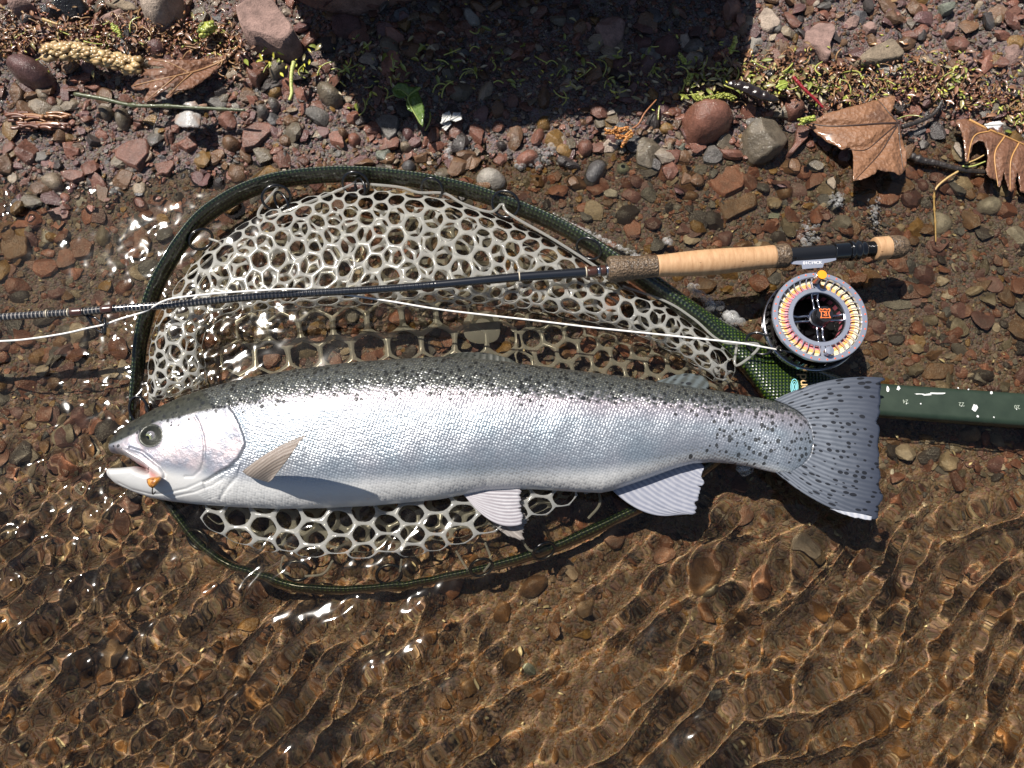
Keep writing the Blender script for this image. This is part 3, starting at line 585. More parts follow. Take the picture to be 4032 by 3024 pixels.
# handle shaft
hm = M('painted_shaft'); hp = hm.pos(); hn = hm.noise(hp, 8, 5)
hm.set(Base_Color=hm.mix(hm.ramp(hn, [(.35, 0.), (.7, 1.)]), (.013, .025, .015), (.022, .037, .023)), Roughness=.48, Normal=hm.bump(hm.noise(hp, 120, 3), .12, .003))
def bar(p0, p1, wv, h, r, mat, name, n=30):
    """rounded-rectangle bar with its top face up"""
    p0 = np.array(p0); p1 = np.array(p1); d = (p1-p0)/np.linalg.norm(p1-p0); sd = np.cross(d, [0, 0, 1]); sd /= np.linalg.norm(sd); up = np.cross(sd, d)
    prof = []
    for cx, cy, a0 in ((wv-r, h-r, 0), (-(wv-r), h-r, 90), (-(wv-r), -(h-r), 180), (wv-r, -(h-r), 270)):
        for q in np.linspace(0, 90, 7): prof.append((cx+r*math.cos(math.radians(a0+q)), cy+r*math.sin(math.radians(a0+q))))
    prof = np.array(prof); t = np.linspace(0, 1, n)
    V = (p0+(p1-p0)*t[:, None])[:, None]+prof[None, :, :1]*sd+prof[None, :, 1:]*up
    m_ = len(prof); vv = np.vstack([V.reshape(-1, 3), p0[None], p1[None]]); k = np.arange(m_); k2 = (k+1) % m_
    c3 = np.vstack([np.stack([np.full(m_, n*m_), k, k2], 1), np.stack([np.full(m_, n*m_+1), (n-1)*m_+k2, (n-1)*m_+k], 1)])
    return mesh(name, vv, gridf(n, m_, True)[:, ::-1], c3[:, ::-1], mat, True)
ha, hb = PV(1815, 860, -.03), PV(2420, 903, .05)
sh = child('handle_shaft', bar(ha, hb, .152, .085, .05, hm.m, 'handle_shaft'), net)
topz = lambda u: -.03+(u-1815)/605*.08+.086
def text(body, u, v, z, size, rot, mat, name, parent=None, ext=.002, font_sp=1.):
    cu = bpy.data.curves.new(name, 'FONT'); cu.body = body; cu.size = size; cu.extrude = ext; cu.align_x = 'CENTER'; cu.align_y = 'CENTER'; cu.space_character = font_sp
    o = bpy.data.objects.new(name, cu); sc.collection.objects.link(o)
    dg = bpy.context.evaluated_depsgraph_get(); me = bpy.data.meshes.new_from_object(o.evaluated_get(dg)); bpy.data.objects.remove(o)
    me.materials.clear(); me.materials.append(mat); me.name = name
    p = PV(u, v, z); c, s_ = math.cos(rot), math.sin(rot)
    for q in me.vertices: x, y, zz = q.co; q.co = (p[0]+x*c-y*s_, p[1]+x*s_+y*c, p[2]+zz)
    return me
PR = simple('pale_print', (.30, .34, .28), .6); WH = simple('chipped_white', (.75, .76, .74), .6)
for tx, u, v_ in (('24', 1956, 867), ('22', 2077, 873), ('20', 2197, 879)):
    m_ = MB(); child('length_mark', text(tx, u, v_, topz(u)+.001, .052, math.pi-.04, PR, 'length_mark'), net)
r_ = np.random.default_rng(5)
chips = [(1880,836,3,2),(1918,841,3,9),(1941,839,5,6),(1985,851,14,1.6),(2002,853,12,1.8),(2022,850,26,2.5),(2070,838,2,2),(2092,841,2,2),(2142,848,3,4),(2106,880,7,12),(2112,899,3,3),(2147,901,2,2),(1880,857,2,2),(1958,872,1.5,1.5),(2077,877,1.5,1.5),(2196,884,1.5,1.5),(1989,872,2,2)]
cb = MB()
for u, v_, a_, b_ in chips:
    n_ = 9; t = np.linspace(0, 6.283, n_, endpoint=False); k = (.45+.6*r_.random(n_)); q = PV(u+a_*np.cos(t)*k, v_+b_*np.sin(t)*k, topz(u)+.0015)
    c = q.mean(0); vv = np.vstack([q, c[None]]); vv2 = vv.copy(); vv2[:, 2] -= .006
    i = np.arange(n_); j = (i+1) % n_
    cb.add(np.vstack([vv, vv2[:-1]]), np.stack([i, i+n_+1, j+n_+1, j], 1), np.stack([j, np.full(n_, n_), i], 1)[:, ::-1])
child('paint_chips', cb.mesh('paint_chips', WH, False), net, kind='stuff')
TANP = simple('tan_print', (.62, .42, .20), .5); CYP = simple('cyan_print', (.22, .62, .68), .4)
yk = .03
child('lettering', text('pond', 1735, 834, yk+.085, .125, math.pi/2, TANP, 'lettering', font_sp=.9), net)
lg = MB()
for rx, ry in ((9.5, 20), (6, 14), (2.5, 8)):
    t = np.linspace(0, 2*np.pi, 40, endpoint=False); q = PV(1716+rx*.8*np.cos(t), 836+ry*.85*np.sin(t), yk+.085); v, f, _, _, _ = tube(q, .004, 6, closed=True); lg.add(v, f)
child('ripple_emblem', lg.mesh('ripple_emblem', CYP), net)
# rubber bag
rub = M('clear_rubber'); lw = rub.n('LayerWeight'); lw.inputs['Blend'].default_value = .35
rub.set(Base_Color=(.66, .67, .66), Roughness=.16, Subsurface_Weight=0., Coat_Weight=.5, Coat_Roughness=.05)
tr = rub.n('BsdfTranslucent'); tr.inputs[0].default_value = (.62, .58, .48, 1); mx = rub.n('MixShader'); mx.inputs[0].default_value = .45
rub.l(rub.b.outputs[0], mx.inputs[1]); rub.l(tr.outputs[0], mx.inputs[2])
tp = rub.n('BsdfTransparent'); tp.inputs[0].default_value = (.93, .92, .88, 1); mx2 = rub.n('MixShader'); rub.l(rub.math('SUBTRACT', .62, rub.math('MULTIPLY', lw.outputs['Facing'], .50)), mx2.inputs[0]); rub.l(mx.outputs[0], mx2.inputs[1]); rub.l(tp.outputs[0], mx2.inputs[2]); rub.l(mx2.outputs[0], rub.out.inputs[0])
RUB = rub.m
def sdf(p, poly):
    """signed distance (inside +) and outward direction for points p to polygon"""
    a = poly; b = np.roll(poly, -1, 0); ab = b-a
    ap = p[:, None]-a[None]; t = np.clip((ap*ab).sum(-1)/((ab**2).sum(-1)), 0, 1); c = a+t[..., None]*ab; dd = p[:, None]-c
    d = np.linalg.norm(dd, axis=-1); i = d.argmin(1); r = np.arange(len(p)); dm = d[r, i]; g_ = dd[r, i]/(dm[:, None]+1e-9)
    x, y = p[:, 0:1], p[:, 1:2]; cr = ((a[None, :, 1] > y) != (b[None, :, 1] > y)) & (x < (b[None, :, 0]-a[None, :, 0])*(y-a[None, :, 1])/(b[None, :, 1]-a[None, :, 1]+1e-12)+a[None, :, 0])
    ins = cr.sum(1) % 2 == 1
    return np.where(ins, dm, -dm), np.where(ins[:, None], -g_, g_)
def netsheet(mb, poly, cell, seed, z0, h, w, rot=0., strand=.20, warp=14, th=.022, round_=.75, fill=(), stretch=(1, 1), zwave=.04):
    poly = spline(poly, 90, True); lo, hi = poly.min(0)-w-60, poly.max(0)+w+60
    R3 = math.sqrt(3); cx, cy = (lo+hi)/2; nx = int((hi-lo).max()/cell/2/1.5)+3
    cs = np.array([(i*cell*1.5, (j+.5*(i % 2))*cell*R3) for i in range(-nx, nx+1) for j in range(-nx, nx+1)])*np.array(stretch)
    c, s_ = math.cos(rot), math.sin(rot); cs = cs@np.array([[c, s_], [-s_, c]])+[cx, cy]
    d, _ = sdf(cs, poly); cs = cs[d > -w*1.02-.4*cell]
    rr = np.random.default_rng(seed)
    T = 18; t = np.arange(T)/T*2*np.pi
    hexr = cell*math.cos(math.pi/6)/np.cos(((t) % (math.pi/3))-math.pi/6)
    rings = []
    circ = cell*.866
    for k, zf in ((1., 1.), (1-.45*strand, 1.), (1-.85*strand, .55), (1-strand, 0.), (1-.85*strand, -.55), (1-.45*strand, -1.), (1., -1.)):
        rad = hexr*(1-0)*k if k == 1 else (hexr*(1-round_*(1-k)/strand)+circ*round_*(1-k)/strand)*k
        rings.append((np.c_[rad*np.cos(t), rad*np.sin(t)]*np.array(stretch)@np.array([[c, s_], [-s_, c]]), zf))
    offs = np.stack([q for q, _ in rings]); zs = np.repeat([z for _, z in rings], T)
    G = cs[:, None, None]+offs[None]; n = len(cs); G = G.reshape(n, -1, 2)
    p = G.reshape(-1, 2)
    X, Y = p[:, 0]/225., p[:, 1]/225.
    p = p+warp*np.stack([waves2(X, Y, seed+1, .5, 2.2, 12), waves2(X, Y, seed+2, .5, 2.2, 12)], 1)
    s0, g_ = sdf(p, poly)
    s1 = np.where(s0 < w, np.maximum(s0+w, 0)**2/(4*w), s0); q = p+g_*(s0-s1)[:, None]*1.
    qq = np.clip((np.minimum(s0, w)+w)/(2*w), 0, 1)
    X, Y = q[:, 0]/225., q[:, 1]/225.
    z = (z0(q) if callable(z0) else z0)+h*np.sin(qq*math.pi/2)+zwave*waves2(X, Y, seed+3, .5, 2., 12)+np.tile(zs, n)*th
    V = PV(q[:, 0], q[:, 1], z)
    keep = ((s0.reshape(n, -1) > -w).mean(1) > .97)
    m_ = 7*T; V = V.reshape(n, m_, 3)[keep]; n = len(V)
    f = gridf(7, T, True); Fa = (f[None]+np.arange(n)[:, None, None]*m_).reshape(-1, 4)
    mb.add(V.reshape(-1, 3), Fa)
def edge(mb, pts, z, r, seed=0):
    p = spline(pts, 80); zz = np.interp(np.linspace(0, 1, 80), np.linspace(0, 1, len(z)), z); v, f, f3, _, _ = tube(PV(p[:, 0], p[:, 1], zz), r, 8, ry=r*.8); mb.add(v, f, f3)
U1 = [(320,872),(318,800),(322,740),(338,690),(372,625),(422,560),(500,498),(580,452),(680,417),(770,404),(860,410),(960,424),(1060,460),(1150,500),(1230,545),(1300,592),(1365,628),(1430,655),(1500,705),(1560,745),(1592,785),(1578,830),(1540,826),(1440,752),(1330,712),(1200,684),(1080,668),(950,668),(800,664),(640,672),(520,684),(452,700),(440,760),(452,825),(400,850)]
FL = [(452,690),(600,668),(900,660),(1100,672),(1330,728),(1560,800),(1572,868),(1400,856),(1200,822),(1000,790),(800,792),(600,806),(470,835),(440,780)]
U2 = [(335,860),(330,780),(345,705),(392,640),(470,560),(560,500),(680,455),(800,440),(950,450),(1080,495),(1200,560),(1330,620),(1440,670),(1540,750),(1560,820),(1480,780),(1330,706),(1200,672),(1080,656),(900,650),(700,650),(560,662),(450,690),(430,760),(440,840)]
LW = [(412,1088),(432,1130),(480,1160),(540,1184),(620,1200),(700,1208),(800,1212),(900,1202),(1000,1180),(1100,1148),(1180,1120),(1240,1095),(1262,1050),(1150,1036),(950,1050),(800,1060),(600,1062),(470,1062)]
LW2 = [(440,1100),(480,1140),(600,1185),(760,1196),(900,1186),(1040,1150),(1180,1105),(1235,1055),(1000,1040),(700,1050),(480,1068)]
bag = MB(); bag2 = MB()
netsheet(bag, U1, 24.5, 101, lambda q: .10+0*q[:, 0], .26, 55, .12, .165, 24, .013, .85)
netsheet(bag, U2, 26, 111, lambda q: .0+0*q[:, 0], .15, 50, .75, .15, 28, .011, .8)
netsheet(bag, U2, 34, 151, lambda q: -.12+0*q[:, 0], .06, 50, 1.1, .13, 30, .010, .6, zwave=.04)
netsheet(bag, [(470,690),(800,650),(1110,672),(1140,860),(800,800),(480,830)], 41, 121, lambda q: -.17+0*q[:, 0], 0.02, 10, .45, .15, 8, .012, .55)
netsheet(bag, [(1120,672),(1330,728),(1560,800),(1572,868),(1400,856),(1140,830)], 27, 131, lambda q: -.15+0*q[:, 0], .03, 20, .3, .19, 8, .014, .8)
netsheet(bag2, LW, 34, 141, lambda q: -.05+0*q[:, 0], .15, 26, .05, .135, 14, .013, .75, stretch=(1.05, .82))
netsheet(bag2, LW2, 27, 161, lambda q: -.14+0*q[:, 0], .06, 40, .5, .2, 12, .013, .8)
edge(bag, [(600,405),(560,455),(575,470),(680,432),(745,405),(770,392)], [.2, .2, .22, .24, .24, .26], .014)
edge(bag, [(770,396),(860,404),(905,416),(960,418),(1000,440),(1060,458),(1085,440),(1100,462),(1200,520),(1300,585),(1308,600)], [.25, .26, .25, .26, .25, .25, .27, .25, .24, .24, .22], .014)
edge(bag, [(1345,618),(1440,652),(1500,690),(1560,738),(1640,745),(1590,790),(1592,740)], [.2, .2, .2, .2, .2, .18, .16], .012)
edge(bag, [(452,515),(478,530),(440,570),(400,600)], [.2, .2, .2, .2], .012)
edge(bag2, [(612,1203),(611,1232),(626,1240)], [-.03, -.08, -.1], .011); edge(bag2, [(720,1210),(700,1238),(660,1243)], [-.03, -.08, -.1], .011)
edge(bag2, [(868,1208),(866,1235)], [-.03, -.1], .011); edge(bag2, [(1048,1172),(1060,1210),(1045,1236)], [-.02, -.08, -.1], .011); edge(bag2, [(985,1190),(1010,1230)], [-.03, -.1], .011)
edge(bag2, [(1120,1145),(1140,1185),(1165,1192)], [-.02, -.08, -.1], .011); edge(bag2, [(1262,1065),(1290,1060),(1295,1090),(1270,1120)], [0, 0, -.03, -.06], .012)
patch = MB(); q = spline([(1005,690),(1050,672),(1078,690),(1075,735),(1035,745),(1005,730)], 30, True); z_ = -.13
for k, zz in ((1., z_), (.9, z_+.012), (.02, z_+.016)): patch.add(PV(*((q-q.mean(0))*k+q.mean(0)).T, zz))
bag.add(np.concatenate(patch.v), gridf(3, 30, True)[:, ::-1])
child('net_bag', bag.mesh('net_bag', RUB), net); child('net_bag', bag2.mesh('net_bag', RUB), net)
# black rings joining bag and hoop
CLIP = simple('black_ring', (.006, .006, .007), .25, coat=.8)
def ring_mesh(c, r1, r2, ang, tilt, z, tubeR=.0135):
    t = np.linspace(0, 2*np.pi, 36, endpoint=False); x = r1*np.cos(t); y = r2*np.sin(t); p0 = PV(c[0], c[1], z)
    X = x*math.cos(ang)-y*math.sin(ang); Y = x*math.sin(ang)+y*math.cos(ang)
    q = np.c_[p0[0]+X, p0[1]+Y, np.full(36, z)+np.sin(t)*tilt]
    v, f, _, _, _ = tube(q, tubeR, 8, closed=True); return mesh('clip_ring', v, f, None, CLIP)
clips = [((597,427),.13,.075,.4,.09,.24),((608,437),.11,.05,-.9,.06,.2),((768,398),.12,.07,.05,.1,.27),((778,405),.09,.045,-1.1,.06,.22),((933,409),.10,.06,-.2,.1,.28),((1092,441),.13,.085,-.35,.09,.30),((1272,537),.12,.06,-.5,.08,.24),
 ((434,517),.11,.05,.7,.08,.17),((1640,742),.12,.07,-.6,.06,.2),((643,1232),.11,.07,.1,.05,-.12),((842,1240),.11,.075,.15,.05,-.13),((1040,1226),.10,.07,.3,.05,-.1),((1175,1190),.10,.06,.5,.05,-.06),((300,885),.08,.11,.1,.05,.05),((430,1165),.11,.07,-.6,.05,-.12)]
for c in clips: child('clip_ring', ring_mesh(*c), net)
# ---------------------------------------------------------------- fly rod
rod = empty('fly_rod', PV(1312, 582, .4), 'fly rod with cork grip lying across the landing net', 'fishing rod')
rl = spline([(-260,706),(0,685.5),(165,674.5),(243,667.5),(384,656.7),(572,639),(823,624.5),(961,613),(1120,598.5),(1262,588.5),(1316,583)], 400)
rzz = np.interp(rl[:, 0], [-260, 0, 400, 900, 1316], [.62, .60, .52, .50, .50]); rp = PV(rl[:, 0], rl[:, 1], rzz); rr_ = np.interp(rl[:, 0], [-260, 0, 900, 1316], [.031, .033, .034, .045])
bm_ = M('dark_blank'); sx = bm_.attr('s'); xx = bm_.attr('u')
rib = bm_.math('SINE', bm_.math('MULTIPLY', sx, 190.)); nn_ = bm_.noise(bm_.pos(), 7, 3)
rib_sheen = bm_.math('MULTIPLY', bm_.ramp(xx, [(.0, 1.), (.30, .8), (.46, .15), (.6, 0.)]), bm_.ramp(nn_, [(.2, .4), (.6, 1.)]))
bc = bm_.mix(bm_.math('MULTIPLY', bm_.ramp(rib, [(.3, 0.), (.6, 1.)]), bm_.math('MULTIPLY', rib_sheen, .75)), (.012, .014, .019), (.34, .31, .28))  # pale stripes put the light reflected off the black thread ribs into the colour
rib2 = bm_.math('MULTIPLY', rib, bm_.ramp(xx, [(.7, 1.), (.72, 0.)]))
bm_.set(Base_Color=bc, Roughness=.24, Coat_Weight=1., Coat_Roughness=.06, Normal=bm_.bump(rib2, .5, .008))
v, f, f3, s, a = tube(rp, rr_, 20); un = np.clip(np.r_[np.repeat(rl[:, 0], 20), 0, 1300]/1312, 0, 1)
child('blank', mesh('blank', v, f, f3, bm_.m, True, s=s, u=un), rod)
WR = simple('brown_thread', (.055, .022, .014), .25, coat=1.); CR = simple('cream_thread', (.55, .48, .36), .4); SV = simple('polished_metal', (.6, .6, .62), .2, 1.); BKR = simple('black_thread', (.006, .006, .008), .3, coat=.6)
def on_rod(x0, x1, dr, mat, name):
    i = np.linspace(x0, x1, 8); k = [np.interp(i, rl[:, 0], rp[:, j]) for j in range(3)]; r0 = np.interp(i, rl[:, 0], rr_)+dr; r0[0] -= dr*.7; r0[-1] -= dr*.7
    v, f, f3, _, _ = tube(np.stack(k, 1), r0, 24); child(name, mesh(name, v, f, f3, mat), rod)
on_rod(153, 181, .006, WR, 'thread_wrap'); on_rod(219, 246, .006, WR, 'thread_wrap'); on_rod(1268, 1289, .005, WR, 'thread_wrap'); on_rod(1297, 1308, .005, WR, 'thread_wrap')
for x in (103, 149, 1122, 1266): on_rod(x-1.3, x+1.3, .007, CR, 'trim_ring')
on_rod(1290, 1295.5, .006, SV, 'trim_ring'); on_rod(1309, 1315, .010, SV, 'winding_check')
for x in (181, 248, 354): on_rod(x-1.6, x+1.6, .007, BKR, 'trim_ring')
# line guide
ga = PV(*np.array([(226+9*math.cos(t)*1., 705+16.5*math.sin(t)) for t in np.linspace(0, 2*np.pi, 40, endpoint=False)]).T, .5); ga[:, 2] = .5+np.linspace(0, 0, 40)+.06*np.cos(np.linspace(0, 2*np.pi, 40, endpoint=False))
gm = MB(); v, f, _, _, _ = tube(ga, .014, 8, closed=True); gm.add(v, f)
for L in ([(186,682,.53),(189,685,.53),(200,703,.5),(214,715,.5),(224,719,.5)], [(190,681,.53),(205,686,.52),(216,694,.52),(221,697,.52)], [(222,678,.53),(220,684,.52),(217,700,.5),(222,716,.5)]):
    L = np.array(L, float); v, f, f3, _, _ = tube(spline(PV(L[:, 0], L[:, 1], L[:, 2]), 20), .011, 8); gm.add(v, f, f3)
child('line_guide', gm.mesh('line_guide', simple('dark_chrome', (.03, .03, .032), .15, .6, coat=1.)), rod)
# grip, reel seat, butt along one axis
cork = M('cork'); cp = cork.pos(); mp = cork.n('Mapping'); cork.l(cp, mp.inputs[0]); mp.inputs['Rotation'].default_value = (0, 0, -.1); mp.inputs['Scale'].default_value = (9, 2.2, 2.2)
cn = cork.noise(mp.outputs[0], 3.2, 6, .7); mp2 = cork.n('Mapping'); cork.l(cp, mp2.inputs[0]); mp2.inputs['Rotation'].default_value = (0, 0, -.08); mp2.inputs['Scale'].default_value = (14, 34, 34)
pit = cork.ramp(cork.vor(mp2.outputs[0], 1., 1.), [(.10, 1.), (.2, 0.)]); pit = cork.math('MULTIPLY', pit, cork.ramp(cork.noise(cp, 7, 3), [(.50, 0.), (.6, 1.)]))
cc_ = cork.mix(cork.ramp(cn, [(.35, 0.), (.65, 1.)]), (.40, .225, .11), (.54, .335, .18)); cc_ = cork.mix(pit, cc_, (.16, .075, .03))
seam = cork.ramp(cork.math('FRACT', cork.math('MULTIPLY', cork.attr('u'), 11.)), [(0., 1.), (.035, 0.), (.965, 0.), (1., 1.)]); cc_ = cork.mix(cork.math('MULTIPLY', seam, .35), cc_, (.25, .12, .05))
cork.set(Base_Color=cc_, Roughness=.62, Normal=cork.bump(cork.math('SUBTRACT', cn, pit), .25, .01))
comp = M('composite_cork'); kp = comp.pos(); kv = comp.vor(kp, 60, 1., 'Color'); kd = comp.vor(kp, 60, 1., 'Distance')
hs = comp.n('SeparateColor'); comp.l(kv, hs.inputs[0]); cc2 = comp.mix(hs.outputs[0], (.05, .034, .022), (.19, .13, .08)); comp.set(Base_Color=cc2, Roughness=.42, Normal=comp.bump(comp.math('ADD', kd, comp.noise(kp, 60, 3)), .5, .02))
axv = [(1312,582.6),(1360,579),(1420,574.5),(1540,566),(1671.5,554.2),(1748,548.6),(1904,536),(1962,531.5)]
def axpt(x):
    a_ = np.array(axv); y = np.interp(x, a_[:, 0], a_[:, 1]); z = np.interp(x, [1312, 1700, 1962], [.50, .44, .36]); return PV(x, y, z)
def turned(xs, rpx, mat, name, ns=48, col=None):
    q = np.array([axpt(x) for x in xs]); r = np.array(rpx)*.00382
    v, f, f3, s, a = tube(q, r, ns); x_ = np.r_[np.repeat(xs, ns), xs[0], xs[-1]]
    return child(name, mesh(name, v, f, f3, mat, True, u=(x_-1418)/(1671-1418.)), rod)
def prof(tab, n=60):
    t = np.array(tab, float); x = np.linspace(t[0, 0], t[-1, 0], n); return x, np.interp(x, t[:, 0], t[:, 1])
def sprof(tab, n=60): q = spline(tab, n); return q[:, 0], q[:, 1]
turned(*prof([(1312,14),(1313.5,27),(1318,30.5),(1328,31),(1345,29.5),(1375,26.5),(1418,25.2)]), comp.m, 'front_cap')
turned(*sprof([(1418,25),(1440,26),(1480,28.5),(1520,29.8),(1560,29.6),(1600,28),(1640,26.5),(1671,27)]), cork.m, 'cork_grip')
turned(*prof([(1671,27),(1690,28.6),(1697,28.4),(1701,26),(1702.5,17)]), comp.m, 'rear_cap')
SEAT = M('black_anodised'); sp_ = SEAT.pos(); dr_ = SEAT.ramp(SEAT.vor(sp_, 9, 1.), [(.16, 1.), (.22, 0.)]); SEAT.set(Base_Color=(.013, .014, .017), Roughness=SEAT.mix(dr_, (.38, .38, .38), (.04, .04, .04)), Metallic=.3, Coat_Weight=.3, Normal=SEAT.bump(dr_, .3, .01))
turned(*prof([(1702,17),(1703,18.5),(1800,18.5),(1803,19.5)]), SEAT.m, 'reel_seat')
GB = simple('wet_black', (.008, .008, .009), .14, .3, coat=1.)
turned(*prof([(1797,19),(1799,22.5),(1829,22.5),(1831,21)]), GB, 'locking_collar')
turned([1831,1833,1838,1841,1844,1848,1852,1854,1857,1862,1866,1869], [19,24,25,22,21,25,25.5,22,20,22,21,18], GB, 'locking_ring')
xs = np.linspace(1869, 1888, 60); turned(xs, 17+1.1*np.sin(np.linspace(0, 2*np.pi*8, 60)), GB, 'seat_thread')
turned(*prof([(1887,20),(1889,26.2),(1892,27),(1915,27),(1918,27)]), cork.m, 'cork_ring')
turned(*sprof([(1917,27.2),(1922,27.6),(1932,28.2),(1944,26.5),(1954,21),(1960,12),(1962,.5)]), comp.m, 'rod_butt')
# ---------------------------------------------------------------- reel
RZ = .47; rc = PV(1771.9, 683.3, RZ); RR = 107.6*.00382*1.0
reel = empty('fly_reel', PV(1771, 683, .2), 'large-arbor fly reel with ported blue-grey spool and pink and orange backing', 'fishing reel')
BLUE = M('blue_grey_metal'); BLUE.set(Base_Color=(.52, .55, .64), Metallic=.8, Roughness=.34, Normal=BLUE.bump(BLUE.noise(BLUE.pos(), 120, 2), .05, .003)); BLUE = BLUE.m
DKM = simple('dark_metal', (.05, .045, .045), .25, .8, coat=.5); CHR = simple('bright_metal', (.50, .50, .54), .18, 1.)
def rp2(r, a, z): return np.stack(np.broadcast_arrays(rc[0]+RR*r*np.cos(a), rc[1]+RR*r*np.sin(a), rc[2]+z), -1)
def annulus(r0, r1, z0, z1, mat, name, ns=120, rad=True, parent=None, bev=.012):
    a = np.linspace(0, 2*np.pi, ns, endpoint=False); prof_ = [(r0, z0), (r0, z1-bev*.4), (r0+bev, z1), (r1-bev, z1), (r1, z1-bev*.4), (r1, z0), (r0, z0)]
    v = np.concatenate([rp2(r, a, z) for r, z in prof_]); return mesh(name, v, gridf(len(prof_), ns, True)[:, ::-1], None, mat, True)
def flat(me, ang=.5):
    me.set_sharp_from_angle(angle=ang); return me
child('spool_rim', flat(annulus(.885, 1.0, -.035, 0, BLUE, 'spool_rim')), reel)
child('spool_inner_ring', flat(annulus(.555, .655, -.05, -.012, BLUE, 'spool_inner_ring')), reel)
NP = 36
pm = MB()
for k in range(NP):
    a0 = k*2*np.pi/NP+.06; rr2 = np.linspace(.645, .895, 8); aa = a0+.10*np.sin((rr2-.645)/.25*math.pi*.9)*.6-.05*(rr2-.645)/.25
    wd = .0065+.008*np.abs((rr2-.77)/.125)**3; 
    for z0, z1 in ((-.032, -.012),):
        L = rp2(rr2, aa-wd/rr2, z1); Rr = rp2(rr2, aa+wd/rr2, z1); L2 = rp2(rr2, aa-wd/rr2, z0); R2 = rp2(rr2, aa+wd/rr2, z0)
        V = np.stack([L, Rr, R2, L2], 1); pm.add(V.reshape(-1, 3), gridf(8, 4, True)[:, ::-1])
child('spool_spokes', flat(pm.mesh('spool_spokes', BLUE)), reel)
# orange index dots, each one a part
OR = simple('orange_dot', (.75, .13, .05), .4); DOT = None
for k in range(36):
    a_ = k*2*np.pi/36+.05; p_ = rp2(.955, a_, -.001)
    if DOT is None:
        v, f = disc((0, 0, 0), (0, 0, 1), .0075, .003, 12); DOT = mesh('index_dot', v, f, None, OR)
    o = obj('index_dot', DOT, reel); o.location = p_; o.matrix_parent_inverse = Matrix.Translation(-reel.location)
# coils of line seen through the ports
def coil(r0, r1, z, c, name, n, rough=.5):
    mb = MB()
    for i, r in enumerate(np.linspace(r0, r1, n)):
        t = np.linspace(0, 2*np.pi, 90, endpoint=False); v, f, _, _, _ = tube(rp2(r, t, z), (r1-r0)/n*RR*.75, 6, closed=True); mb.add(v, f)
    return mb.mesh(name, simple(name+'_line', c, rough))
child('pink_backing', coil(.60, .72, -.062, (.88, .30, .34), 'pink_backing', 5), reel)
child('orange_line', coil(.72, .80, -.06, (.92, .50, .16), 'orange_line', 4), reel); child('cream_line', coil(.80, .865, -.058, (.82, .72, .52), 'cream_line', 3), reel)
child('spool_back', flat(annulus(.56, .98, -.27, -.24, DKM, 'spool_back')), reel)
child('spool_arbor', flat(annulus(.545, .575, -.25, -.04, DKM, 'spool_arbor')), reel)
# pink showing through arbor windows on the right inner wall
wb = MB()
for k in range(22):
    a0 = k*2*np.pi/22; t = np.linspace(a0-.08, a0+.08, 5); V = np.stack([rp2(.543, t, -.15), rp2(.543, t, -.08)], 1); wb.add(V.reshape(-1, 3), gridf(5, 2))
child('arbor_windows', wb.mesh('arbor_windows', simple('pink_line_in_window', (.55, .14, .18), .4)), reel)
child('frame_ring', flat(annulus(.97, 1.055, -.245, -.20, CHR, 'frame_ring')), reel)
child('frame_cage', flat(annulus(.98, 1.03, -.27, -.17, DKM, 'frame_cage')), reel)
bk = MB()
for k in range(40):
    a0 = k*2*np.pi/40; t = np.linspace(a0-.045, a0+.045, 4); V = np.stack([rp2(1.033, t, -.165), rp2(1.033, t, -.10), rp2(1.0, t, -.10), rp2(1.0, t, -.165)], 1); bk.add(V.reshape(-1, 3), gridf(4, 4, True))
child('frame_teeth', flat(bk.mesh('frame_teeth', DKM)), reel)
bp = MB(); t = np.linspace(0, 2*np.pi, 60, endpoint=False)
for r, z in ((.0, -.275), (.98, -.275), (.98, -.285), (.0, -.285)): bp.add(rp2(r+1e-4, t, z))
child('back_plate', mesh('back_plate', np.concatenate(bp.v), gridf(4, 60, True)[:, ::-1], None, simple('black_plate', (.01, .01, .011), .4), True), reel)
# four double arms
for k in range(4):
    am = MB(); base = math.radians(92+90*k)
    for sgn in (-1, 1):
        q = spline([rp2(.20, base+sgn*.32, -.06), rp2(.27, base+sgn*.22, -.06), rp2(.42, base+sgn*.13, -.07), rp2(.56, base+sgn*.13, -.055)], 14)
        v, f, f3, _, _ = tube(q, .011, 8, ry=.02); am.add(v, f, f3)
    q = rp2(.545, np.linspace(base-.14, base+.14, 8), -.05); v, f, f3, _, _ = tube(q, .012, 8, ry=.02); am.add(v, f, f3)
    child('spool_arm', am.mesh('spool_arm', CHR), reel)
a = np.linspace(0, 2*np.pi, 60, endpoint=False)
def lath(pr, mat, name, c=(0, 0)):
    v = np.concatenate([np.stack([rc[0]+c[0]+r*RR*np.cos(a), rc[1]+c[1]+r*RR*np.sin(a), np.full(60, rc[2]+z)], -1) for r, z in pr]); return flat(mesh(name, v, gridf(len(pr), 60, True), None, mat, True), .6)
child('hub', lath([(.0, -.26), (.24, -.26), (.24, -.06), (.21, -.035), (.17, -.035), (.17, -.26)], CHR, 'hub'), reel)
cap_ = child('drag_cap', lath([(.20, -.10), (.20, -.02), (.185, -.008), (.18, .045), (.17, .055), (0.001, .056)], simple('black_cap', (.012, .012, .014), .3, coat=.6), 'drag_cap', (.02, .004)), reel)
OE = simple('orange_print', (.80, .20, .05), .5); cz = rc+np.array([.02, .004, .0585])
cs_ = RR*.2*.42
out_ = np.array([(-1,.95),(-.62,.95),(-.62,.75),(-.3,.75),(-.3,.95),(.3,.95),(.3,.75),(.62,.75),(.62,.95),(1,.95),(1,.5),(.75,.3),(.75,-.4),(1,-.95),(.5,-.85),(0,-.92),(-.5,-.85),(-1,-.95),(-.75,-.4),(-.75,.3),(-1,.5)])*cs_*1.25
